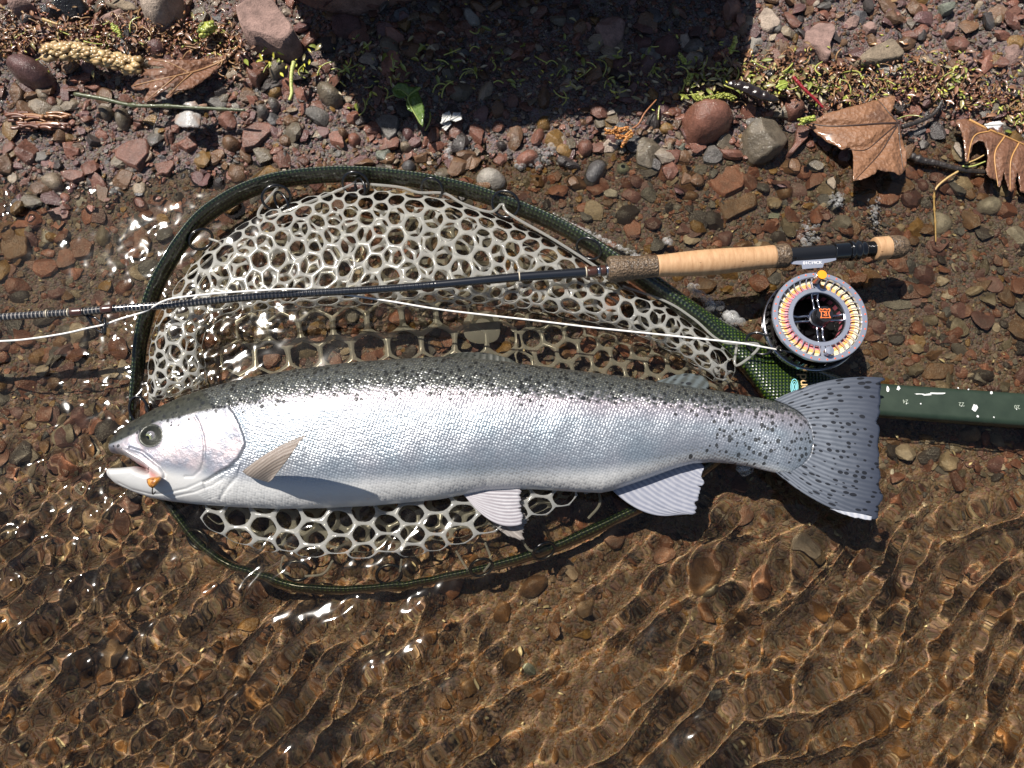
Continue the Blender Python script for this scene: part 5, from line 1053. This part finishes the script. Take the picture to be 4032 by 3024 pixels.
# ---------------------------------------------------------------- leaves, twigs, shore litter
def leafmat(name, c0, c1, cd, sc1=6, coat=.6):
    m = M(name); p = m.pos(); n1 = m.noise(p, sc1, 6, .65); c = m.mix(m.ramp(n1, [(.3, 0.), (.7, 1.)]), c0, c1)
    sp = m.ramp(m.noise(p, 16, 3), [(.66, 0.), (.72, 1.)]); c = m.mix(m.math('MULTIPLY', sp, .7), c, cd)
    blot = m.ramp(m.noise(p, 2.6, 2), [(.62, 0.), (.68, 1.)]); c = m.mix(m.math('MULTIPLY', blot, .6), c, cd)
    m.set(Base_Color=c, Roughness=.5, Coat_Weight=coat*.6, Coat_Roughness=.1, Normal=m.bump(m.math('ADD', n1, m.math('MULTIPLY', m.vor(p, 26, 1.), .35)), .8, .045))
    t_ = m.n('BsdfTranslucent'); m.l(c, t_.inputs[0]); x = m.n('MixShader'); x.inputs[0].default_value = .15; m.l(m.b.outputs[0], x.inputs[1]); m.l(t_.outputs[0], x.inputs[2]); m.l(x.outputs[0], m.out.inputs[0])
    return m.m
def leaf(name, reg, out, ribs, z0, zf, mat, label, veinmat, cat='leaf', th=.008, side=None, curl=.05, seed=1):
    import bmesh
    uv = Z(reg, out); c = uv.mean(0); g0 = float(ground_z(*P(c[0], c[1])[:2]))
    root = empty(name, P(c[0], c[1], g0+z0), label, cat)
    step = 9.; lo, hi = uv.min(0)-2*step, uv.max(0)+2*step
    poly = (spline if 'oak' in name else resamp)(uv, max(60, int(np.linalg.norm(np.diff(np.vstack([uv, uv[:1]]), axis=0), axis=1).sum()/8)), True); poly = poly+np.random.default_rng(seed).normal(size=poly.shape)*1.2
    gx, gy = np.meshgrid(np.arange(lo[0], hi[0], step), np.arange(lo[1], hi[1], step)); pts = np.c_[gx.ravel(), gy.ravel()]; d, _ = sdf(pts, poly); pts = pts[d > 5]
    from mathutils.geometry import delaunay_2d_cdt
    n = len(poly); vs = [Vector(q) for q in np.vstack([poly, pts])]; es = [(i, (i+1) % n) for i in range(n)]
    ov, oe, of, *_ = delaunay_2d_cdt(vs, es, [list(range(n))], 1, 1e-4)
    q = np.array([[a.x, a.y] for a in ov]); tri = np.array([f for f in of if len(f) == 3])
    dr = np.full(len(q), 99.)
    for rb in ribs: dr = np.minimum(dr, pdist(q, Z(reg, rb)))
    X, Y = q[:, 0]/430., q[:, 1]/430.; d, _ = sdf(q, poly)
    z = g0+z0+zf(q)+curl*waves2(X, Y, seed+5, .5, 1.5, 8)+np.minimum(dr, 26)/26*.03
    V = P(q[:, 0], q[:, 1], z); B = V.copy(); B[:, 2] -= th
    ar = np.cross(V[tri[:, 1]]-V[tri[:, 0]], V[tri[:, 2]]-V[tri[:, 0]])[:, 2]; tri[ar < 0] = tri[ar < 0][:, ::-1]
    m = len(q); ed = {}
    for a_, b_, c_ in tri:
        for e in ((a_, b_), (b_, c_), (c_, a_)): ed[e] = 1
    be = np.array([e for e in ed if (e[1], e[0]) not in ed])
    f4 = np.stack([be[:, 1], be[:, 0], be[:, 0]+m, be[:, 1]+m], 1)
    child('blade', mesh('blade', np.vstack([V, B]), f4, np.vstack([tri, tri[:, ::-1]+m]), mat, True), root)
    for k, rb in enumerate(ribs):
        rb2 = Z(reg, rb); s_ = spline(rb2, 40); zz = np.array([z[np.argmin(((q-a_)**2).sum(1))] for a_ in s_]); zz = np.convolve(np.r_[[zz[0]]*3, zz, [zz[-1]]*3], np.ones(7)/7, 'valid')
        v, f, f3, _, _ = tube(P(s_[:, 0], s_[:, 1], zz+.004), np.linspace(.014, .005, 40)*(1 if k == 0 else .6), 6); child('midrib' if k == 0 else 'vein', mesh('vein', v, f, f3, veinmat), root)
    return root
BRL = leafmat('brown_leaf', (.15, .066, .036), (.25, .12, .065), (.06, .035, .025)); BRL2 = leafmat('tan_leaf', (.21, .098, .048), (.33, .165, .085), (.09, .045, .03))
VN = simple('leaf_vein', (.34, .19, .09), .4, coat=.5); VND = simple('dark_vein', (.05, .028, .02), .4, coat=.5)
leaf('oak_leaf', 'A', [(1480,296),(1400,340),(1300,362),(1200,372),(1080,372),(950,366),(925,400),(1030,416),(960,428),(885,432),(880,462),(935,478),(860,497),(818,538),(850,560),(928,545),(915,585),(895,615),(905,637),(960,605),(1010,570),(1065,540),(1075,548),(1032,598),(1050,612),(1100,565),(1190,548),(1290,482),(1350,430),(1420,372)],
     [[(1478,297),(1400,370),(1250,435),(1100,472),(980,497),(830,535)], [(1100,472),(1010,545),(910,625)], [(1200,450),(1120,520),(1045,600)], [(1180,455),(1050,390),(950,372)]], .12, lambda q: .10*np.exp(-((q[:, 0]-640)/120)**2), BRL, 'wet brown oak leaf lying on the pebbles above the thin twig on the left', VN, seed=3)
leaf('maple_leaf', 'C', [(860,765),(990,705),(1100,672),(1190,650),(1300,618),(1370,600),(1412,597),(1405,650),(1385,700),(1410,740),(1436,765),(1450,850),(1482,950),(1483,1020),(1470,1060),(1440,1090),(1395,1065),(1345,1068),(1300,1050),(1290,1080),(1220,1108),(1150,1128),(1148,1050),(1150,1000),(1145,950),(1130,915),(1090,935),(1030,900),(985,880),(900,810)],
     [[(1436,765),(1300,770),(1150,780),(1000,785),(862,766)], [(1430,765),(1330,850),(1230,930),(1120,930)], [(1430,770),(1380,850),(1310,960),(1160,1120)], [(1432,770),(1440,900),(1460,1060)], [(1430,762),(1370,700),(1330,650),(1300,622)]], .16, lambda q: .08*np.cos((q[:, 0]-3400)/110.), BRL2, 'big brown maple-like leaf lying on stones right of the glistening cobble', VND, seed=4)
leaf('oak_leaf', 'C', [(1788,750),(1870,742),(1960,785),(2060,835),(2150,870),(2290,930),(2290,1215),(2215,1200),(2190,1180),(2172,1070),(2155,1150),(2140,1190),(2118,1180),(2100,1120),(2088,1060),(2075,1120),(2060,1170),(2040,1120),(2000,1105),(1978,1070),(1984,1010),(1986,950),(1966,890),(1935,873),(1900,900),(1880,950),(1868,1005),(1850,1000),(1842,930),(1835,860),(1815,800)],
     [[(1870,745),(1980,800),(2100,850),(2290,935)], [(2000,815),(1900,850),(1860,1000)], [(2090,850),(2030,960),(2050,1160)], [(2180,890),(2130,1000),(2125,1180)]], .12, lambda q: .07*np.cos((q[:, 0]-3850)/90.)+.05, BRL, 'reddish brown lobed oak leaf at the right edge, tips dipping into the water', simple('straw_vein', (.50, .27, .09), .4, coat=.5), seed=6)
GRL = leafmat('green_leaf', (.055, .12, .018), (.12, .20, .03), (.03, .05, .01), 10)
leaf('green_leaf', 'B', [(385,560),(420,512),(470,515),(490,540),(560,540),(548,570),(575,630),(585,690),(575,790),(545,760),(520,700),(480,680),(470,640),(495,590),(440,610),(400,600)], [[(560,545),(490,600),(500,660),(570,780)], [(490,600),(440,560),(400,560)]], .12, lambda q: .06+0*q[:, 0], GRL, 'wilted green leaf lying in the deep shadow of the sandstone block', simple('green_vein', (.2, .26, .06), .5), seed=8)
YGL = leafmat('fresh_leaf', (.25, .33, .04), (.36, .42, .07), (.15, .2, .03), 10)
leaf('young_leaf', 'C', [(668,545),(690,500),(720,497),(748,515),(735,540),(700,562)], [[(668,545),(700,530),(745,516)]], .16, lambda q: 0*q[:, 0], YGL, 'tiny fan-shaped yellow-green leaflet right of the black seed pod', simple('yg_vein', (.4, .45, .1), .5), seed=9, curl=.02)
WP = simple('wet_petal', (.55, .55, .52), .35, coat=.4)
for i, (pts, lb) in enumerate([([(690,770),(700,710),(740,690),(755,720),(745,745)], 'left lobe of the whitish wilted petals at the lower edge of the block\'s shadow'), ([(750,745),(765,700),(810,700),(820,740),(780,757)], 'right lobe of the whitish wilted petals at the lower edge of the block\'s shadow'), ([(700,800),(705,760),(745,745),(755,770),(720,812)], 'lowest of the whitish wilted petals at the lower edge of the block\'s shadow')]):
    leaf('petal', 'B', pts, [[pts[0], tuple(np.mean(pts, 0)), pts[2]]], .10, lambda q: 0*q[:, 0], WP, lb, WP, cat='petal', curl=.03, seed=20+i)
leaf('white_petal', 'C', [(1965,775),(2010,760),(2060,752),(2088,770),(2060,790),(2050,810),(2020,790),(1990,800)], [[(1968,778),(2010,778),(2085,772)]], .14, lambda q: 0*q[:, 0], simple('white_petal_skin', (.72, .70, .68), .4, coat=.3), 'small white flower petal among the litter near the right edge', WP, cat='petal', curl=.03, seed=31)
SHM = M('nacre'); SHM.set(Base_Color=SHM.mix(SHM.ramp(SHM.noise(SHM.pos(), 5, 3), [(.4, 0.), (.6, 1.)]), (.36, .35, .34), (.30, .19, .13)), Roughness=.3, Coat_Weight=.4, Normal=SHM.bump(SHM.noise(SHM.pos(), 9, 5), .6, .04)); SHM = SHM.m
for pts, lb in (([(1085,740),(1100,712),(1150,690),(1200,684),(1212,715),(1190,765),(1175,792),(1130,790),(1088,765)], 'broken white and tan mussel shell piece just below the thin twig'), ([(1180,740),(1205,700),(1248,702),(1252,730),(1240,790),(1200,792),(1165,785)], 'pearly inner shell piece just right of the tan shell piece under the twig'), ([(1140,648),(1160,635),(1215,628),(1232,650),(1285,645),(1288,662),(1200,668)], 'small orange and white shell splinter just above the thin twig')):
    leaf('shell', 'A', pts, [], .13, lambda q: .04*np.cos((q[:, 0]-740)/30.), SHM, lb, SHM, cat='shell', th=.02, curl=.02, seed=41)
def stick(name, reg, pts, r, mat, label, cat, z=.12, knots=(), n=80, zs=None):
    q = Z(reg, pts); s_ = spline(q, n) if len(q) > 2 else resamp(q, n); g_ = P(s_[:, 0], s_[:, 1]); gz_ = ground_z(g_[:, 0], g_[:, 1]); gz_ = np.convolve(np.r_[[gz_[0]]*10, gz_, [gz_[-1]]*10], np.ones(21)/21, 'valid')
    rr = np.linspace(r, r*.65, n)*(1+.08*np.random.default_rng(4).normal(size=n))
    for k in knots: rr *= 1+.6*np.exp(-((np.linspace(0, 1, n)-k)/.018)**2)
    zz = gz_+(z if zs is None else np.interp(np.linspace(0, 1, n), np.linspace(0, 1, len(zs)), zs))
    v, f, f3, _, _ = tube(P(s_[:, 0], s_[:, 1], zz), rr, 9); return obj(name, mesh(name, v, f, f3, mat), label=label, cat=cat)
TW = simple('green_bark', (.085, .095, .045), .35, bumpk=(40, .6, .01), coat=.6); TWD = simple('dark_bark', (.035, .028, .024), .35, bumpk=(25, .7, .02), coat=.6); STR = simple('straw', (.50, .34, .14), .45, coat=.3); GST = simple('green_stem', (.42, .46, .14), .45, coat=.3)
stick('twig', 'A', [(465,585),(640,615),(820,655),(1030,660),(1250,672),(1525,686)], .021, TW, 'thin straight greenish twig lying below the left oak leaf', 'twig', .2, (.35, .86, .55))
stick('twig', 'E', [(460,158),(540,195),(650,215),(760,245),(900,270),(1005,278)], .036, TWD, 'dark waterlogged twig between the maple leaf and the right oak leaf', 'twig', .10, (.1,))
stick('twig', 'C', [(1450,790),(1560,755),(1640,715),(1680,670),(1702,625)], .026, TWD, 'curved dark twig rising right of the maple leaf stalk', 'twig', .10)
stick('straw', 'E', [(798,272),(720,320),(650,380),(625,440),(622,540),(627,640),(628,785)], .011, STR, 'long bent straw-coloured stalk hanging down towards the rod butt', 'stalk', .12, (.45, .6, .75))
stick('red_stem', 'C', [(775,478),(850,560),(920,625),(962,670)], .018, simple('red_stalk', (.26, .015, .02), .35, coat=.6), 'short straight dark red leaf stalk left of the maple leaf', 'stalk', .2)
stick('root_stalk', 'A', [(1830,385),(1815,450),(1812,530),(1815,580),(1800,625)], .022, GST, 'pale green branching flower stalk standing among the pebbles left of the shadow', 'stalk', .22)
stick('thin_root', 'A', [(815,560+0),(990,665),(985,720),(960,790),(955,830)][1:], .008, TWD, 'thin black root tip below the green twig', 'stalk', .15)
stick('straw', 'A', [(265,120),(320,138),(360,152)], .016, STR, 'short split straw piece in the litter at the upper left', 'stalk', .16)
stick('straw', 'E', [(855,215),(930,185),(1000,145)], .009, STR, 'upper straw stalk in the gap of the right oak leaf', 'stalk', .14)
stick('straw', 'E', [(830,235),(900,235),(1008,195)], .009, GST, 'lower greenish stalk in the gap of the right oak leaf', 'stalk', .14)
# seed pod
pz = spline(Z('C', [(352,525),(420,525),(500,555),(580,590),(640,610),(690,625)]), 60); t_ = np.linspace(0, 1, 60); wpx = (np.sin(np.pi*np.clip(t_*1.02, 0, 1))**.45)*.058+.004; g_ = P(pz[:, 0], pz[:, 1]); zz = ground_z(g_[:, 0], g_[:, 1])+.16
v, f, f3, _, _ = tube(P(pz[:, 0], pz[:, 1], zz), wpx, 14, ry=.03*(1+.55*np.abs(np.sin(t_*np.pi*6)))*np.sin(np.pi*np.clip(t_, .03, .97))**.4)
obj('seed_pod', mesh('seed_pod', v, f, f3, simple('black_pod', (.02, .012, .009), .22, bumpk=(14, .5, .03), coat=1.)), label='glossy black-brown bean pod lying across the edge of the shadow', cat='seed pod')
# catkins: bumpy ropes
def catkin(reg, pts, r, cols, label, n=40, seed=1, z=.16, ball=.55, name='catkin', per=7):
    q = spline(Z(reg, pts), n); g_ = P(q[:, 0], q[:, 1]); c = P(q[:, 0], q[:, 1], ground_z(g_[:, 0], g_[:, 1])+z); rr = np.random.default_rng(seed); v0, f0 = pB[0], fB; mb = MB()
    v, f, f3, _, _ = tube(c, r*.45, 6); mb.add(v, f, f3, col=np.array(cols[0])*.8)
    for i in range(n):
        for k in range(per):
            a_ = rr.random()*6.28; rad = r*(.55+.25*rr.random()); o_ = np.array([rr.normal()*r*.2, math.cos(a_)*rad, math.sin(a_)*rad]); s_ = r*ball*(.6+.5*rr.random()); pv = pB[rr.integers(len(pB))]
            mb.add(pv*s_+c[i]+o_, None, fB, col=np.array(cols[rr.integers(len(cols))])*(.75+.4*rr.random()))
    m = CATM
    return obj(name, mb.mesh(name, m, True), label=label, cat='catkin')
cm = M('catkin_skin'); cm.set(Base_Color=cm.attr('col', True), Roughness=.45, Coat_Weight=.4, Coat_Roughness=.15); CATM = cm.m
tanc = [(.46, .31, .15), (.55, .40, .20), (.40, .27, .12)]; grc = [(.34, .38, .06), (.26, .32, .05), (.42, .42, .10)]; orc = [(.45, .17, .04), (.55, .26, .07)]
catkin('A', [(292,325),(400,320),(500,322),(620,355),(700,375),(770,398),(870,412)], .085, tanc, 'long knobbly tan catkin lying above the oak leaf', 46, 1, .2)
catkin('H', [(1400,325),(1450,380),(1500,435)], .032, grc, 'short green catkin beside the wet dark stone at the upper left', 12, 2, .22)
catkin('A', [(1240,190),(1262,165),(1278,158)], .034, [(.16, .17, .05), (.22, .22, .07)], 'dull green catkin beside the plump green bud, left of the pinkish slab', 10, 3, .2)
catkin('A', [(1265,205),(1290,180),(1318,160)], .045, grc, 'plump green bud left of the pinkish slab', 10, 4, .2, ball=.8)
catkin('C', [(175,590),(185,612),(240,618),(310,600),(360,598),(405,615)], .032, [(.30, .32, .05), (.22, .25, .04)], 'long green catkin lying above the red cobble', 26, 5, .22)
catkin('C', [(420,245),(400,290),(385,325)], .032, grc, 'green catkin at the edge of the shadow, upper right', 12, 6, .18)
catkin('C', [(820,758),(860,748),(905,735)], .034, grc, 'short bright green catkin touching the tip of the maple leaf', 12, 7, .2)
catkin('C', [(70,340),(85,365),(105,385)], .028, grc, 'green catkin in the shadow above the red cobble', 10, 8, .15)
catkin('C', [(120,520),(130,490),(145,470)], .028, grc, 'green catkin in the shadow, just above the long green catkin', 10, 9, .15)
catkin('B', [(1715,818),(1760,825),(1810,812)], .026, orc, 'uppermost finger of the orange catkin bunch below the shadow', 12, 10, .16)
catkin('B', [(1770,800),(1800,810),(1850,800)], .026, orc, 'rightmost short finger of the orange catkin bunch below the shadow', 12, 11, .18)
catkin('B', [(1780,850),(1830,850),(1870,820)], .026, orc, 'middle finger of the orange catkin bunch below the shadow', 12, 12, .16)
catkin('B', [(1815,905),(1840,870),(1880,835)], .026, orc, 'lowest finger of the orange catkin bunch below the shadow', 12, 13, .16)
stick('straw', 'B', [(1880,800),(1920,770),(1960,700),(2030,620)], .010, simple('rust_stalk', (.30, .12, .05), .4, coat=.4), 'thin rust-brown stalk rising from the orange catkin bunch', 'stalk', .14)
# bark strip at the left
bk_ = MB(); rr = np.random.default_rng(8)
for k in range(46):
    u0, v0 = rr.uniform(20, 330), rr.uniform(700, 805); L = rr.uniform(50, 160); s_ = np.array([(u0, v0), (u0+L*.5, v0+rr.normal()*5), (u0+L, v0+rr.uniform(-8, 14))]); q = spline(Z('A', s_), 12); g_ = P(q[:, 0], q[:, 1]); c = P(q[:, 0], q[:, 1], ground_z(g_[:, 0], g_[:, 1])+.04+.05*rr.random())
    v, f, f3, _, _ = tube(c, rr.uniform(.008, .022), 5); bk_.add(v, f, f3, col=np.array([(.20, .085, .05), (.13, .055, .035), (.30, .15, .07)][rr.integers(3)]))
bo = obj('bark_strip', bk_.mesh('bark_strip', CATM), label='shredded reddish bark fibres lying wet at the left edge', cat='bark', kind='stuff')
# litter too fine to count
def litter(name, N, region, kinds, seed, lab, zl=.10):
    r = np.random.default_rng(seed); mb = MB(); n = 0
    vb_, fb2 = pB[1], fB
    while n < N:
        u, v = region(r); gp = P(u, v); z = float(ground_z(gp[0], gp[1]))+r.uniform(.02, zl); p = P(u, v, z); k = kinds[r.integers(len(kinds))]; c = np.array(k[1])*(.7+.5*r.random()); L = k[2]*(.6+.8*r.random()); a_ = r.random()*6.28; d = np.array([math.cos(a_), math.sin(a_), r.normal()*.25]); 
        if k[0] == 'bud': w_ = pB[r.integers(len(pB))]*np.array([1, .55, .5])*L; ca, sa = math.cos(a_), math.sin(a_); w_ = w_@np.array([[ca, sa, 0], [-sa, ca, 0], [0, 0, 1]]); mb.add(w_+p, None, fB, col=c)
        elif k[0] == 'stem':
            s_ = np.linspace(-1, 1, 7); b_ = np.array([-d[1], d[0], .3*r.normal()]); q = p+d*s_[:, None]*L+b_*(s_[:, None]**2)*L*r.uniform(-.7, .7); vv, f, f3, _, _ = tube(q, .006*(1+.5*r.random()), 4); mb.add(vv, f, f3, col=c)
        else:
            s_ = np.linspace(0, 1, 5); wd = np.sin(np.pi*(s_*.9+.05))*L*.32; b_ = np.array([-d[1], d[0], 0]); mid = p+d*(s_[:, None]-.5)*L*1.6+np.array([0, 0, 1])*(np.sin(s_*np.pi)*L*r.uniform(-.2, .5))[:, None]
            V = np.concatenate([mid+b_*wd[:, None]+[0, 0, .01], mid+[0, 0, -.004], mid-b_*wd[:, None]+[0, 0, .01]]); mb.add(V, gridf(3, 5), col=c)
        n += 1
    o = obj(name, mb.mesh(name, CATM, True), kind='stuff'); o['label'] = lab; return o
brn_k = [('bud', (.20, .07, .04), .020), ('bud', (.36, .16, .06), .022), ('leaf', (.22, .11, .06), .05), ('leaf', (.34, .22, .11), .032), ('bud', (.16, .05, .03), .018), ('bud', (.24, .10, .05), .016), ('stem', (.28, .16, .07), .05), ('bud', (.09, .03, .025), .022), ('leaf', (.13, .06, .035), .04)]
grn_k = [('bud', (.36, .38, .07), .026), ('stem', (.40, .42, .10), .08), ('leaf', (.20, .23, .04), .05), ('leaf', (.32, .28, .12), .05), ('bud', (.34, .30, .06), .02), ('leaf', (.40, .34, .22), .04), ('leaf', (.16, .08, .04), .045), ('bud', (.14, .05, .03), .02)]
def band(pts, wd):
    pts = np.array(pts, float)
    def f(r):
        t = r.random()*(len(pts)-1); i = int(t); c = pts[i]*(1-(t-i))+pts[i+1]*(t-i); return c[0]+r.normal()*25, c[1]+r.normal()*wd
    return f
litter('brown_litter', 1500, band([(-60,150),(250,130),(520,140),(800,150),(950,210)], 50), brn_k, 1, 'brown bud scales and plant crumbs washed up along the upper left shore')
litter('green_litter', 110, band([(-60,170),(250,150),(520,150),(800,130),(950,170),(1150,260),(1350,300)], 55), grn_k, 2, 'yellow-green flower bits washed up along the upper left shore')
litter('shaded_litter', 330, band([(1350,280),(1600,240),(1900,230),(2200,280),(2500,300),(2750,320)], 75), grn_k, 3, 'plant bits lying in the shadow of the block')
litter('mixed_litter', 330, band([(2700,330),(2900,290),(3100,310),(3250,330)], 42), grn_k+brn_k[2:4], 4, 'yellow-green catkin litter around the black pod', .16)
litter('red_litter', 1500, band([(2850,290),(3100,290),(3350,340),(3600,300),(3800,330),(4060,430)], 55), brn_k+grn_k[:1], 5, 'reddish bud scales washed up along the upper right shore')
litter('yellow_litter', 150, band([(3150,340),(3400,330),(3700,320),(3900,380),(4060,480)], 55), grn_k, 6, 'yellow flower bits washed up along the upper right shore')
litter('pale_litter', 620, lambda r: (r.uniform(-50, 4080), r.uniform(900, 3060)), [('bud', (.50, .42, .26), .016), ('leaf', (.55, .47, .30), .030), ('bud', (.40, .33, .20), .020)], 7, 'tiny pale chips scattered under water', .05)
litter('flower_litter', 46, band([(1050,230),(1200,240),(1370,290),(3350,350),(3900,330)], 40), [('bud', (.50, .46, .06), .022), ('leaf', (.48, .46, .06), .034)], 8, 'bright yellow flower heads in the litter', .2)
# foam
foam = M('foam_film'); foam.set(Base_Color=(.9, .9, .9), Roughness=.06, Coat_Weight=1.); tpf = foam.n('BsdfTransparent'); mf = foam.n('MixShader'); lwf = foam.n('LayerWeight'); lwf.inputs['Blend'].default_value = .35
foam.l(foam.math('ADD', .04, foam.math('MULTIPLY', lwf.outputs['Facing'], .34)), mf.inputs[0]); foam.l(tpf.outputs[0], mf.inputs[1]); foam.l(foam.b.outputs[0], mf.inputs[2]); foam.l(mf.outputs[0], foam.out.inputs[0])
vf_, ff_ = ico(2)
def foam_patch(label, N, fn, r0, r1, seed):
    r = np.random.default_rng(seed); V = []; 
    for i in range(N):
        u, v = fn(r); gp = P(u, v); z = max(0.0, float(ground_z(gp[0], gp[1]))+.01); s_ = (r0*(r1/r0)**(r.random()**3)); V.append(vf_*s_+P(u, v, z)+[0, 0, s_*.2])
    F_ = (ff_[None]+np.arange(N)[:, None, None]*len(vf_)).reshape(-1, 3); o = obj('foam', mesh('foam', np.concatenate(V), None, F_, foam.m), kind='stuff'); o['label'] = label
def ringf(cx, cy, r_, w_): return lambda r: (lambda a_: (cx+(r_+r.normal()*w_)*math.cos(a_), cy+(r_+r.normal()*w_)*math.sin(a_)))(r.random()*6.28)
foam_patch('ring of foam bubbles left of the small red pebble in shallow water', 130, ringf(*Z('B', [(785,950)])[0], 36, 7), .008, .03, 1)
foam_patch('foam bubbles between the pink pebble and the ochre stone', 120, band(Z('B', [(1190,1030),(1290,1010),(1350,950),(1320,890)]), 8), .008, .04, 2)
foam_patch('foam band along the outer edge of the net hoop above the cork grip', 330, lambda r: (lambda t: (2180+t*340+r.normal()*5, 850+t*165+r.normal()*5))(r.random()), .006, .02, 3)
foam_patch('foam patch with big bubbles beside the woven yoke under the cork grip', 120, lambda r: (lambda t: (2720+t*190+r.normal()*9, 1140+t*135+r.normal()*10))(r.random()), .008, .065, 4)
foam_patch('foam patch above the reel seat', 60, lambda r: (3185+r.normal()*20, 925+r.normal()*30), .008, .035, 5)
foam_patch('foam bubbles on the dark wet stone right of centre', 60, lambda r: (3300+r.normal()*14, 785+r.normal()*16), .008, .03, 6)
foam_patch('foam around the grey stones above the rod butt', 45, lambda r: (3450+r.normal()*16, 830+r.normal()*34), .008, .03, 7)
foam_patch('foam bubbles against the lower left of the reel', 260, lambda r: (lambda t: (3040+t*70+r.normal()*6, 1320+t*70+r.normal()*9))(r.random()), .008, .03, 8)
foam_patch('few bubbles under the narrow tail root', 14, lambda r: (2930+r.normal()*24, 1842+r.normal()*5), .03, .055, 9)
foam_patch('single froth clusters below the corner of the rod grip', 24, lambda r: (2630+r.normal()*10, 955+r.normal()*10), .008, .035, 10)
fin_labels()
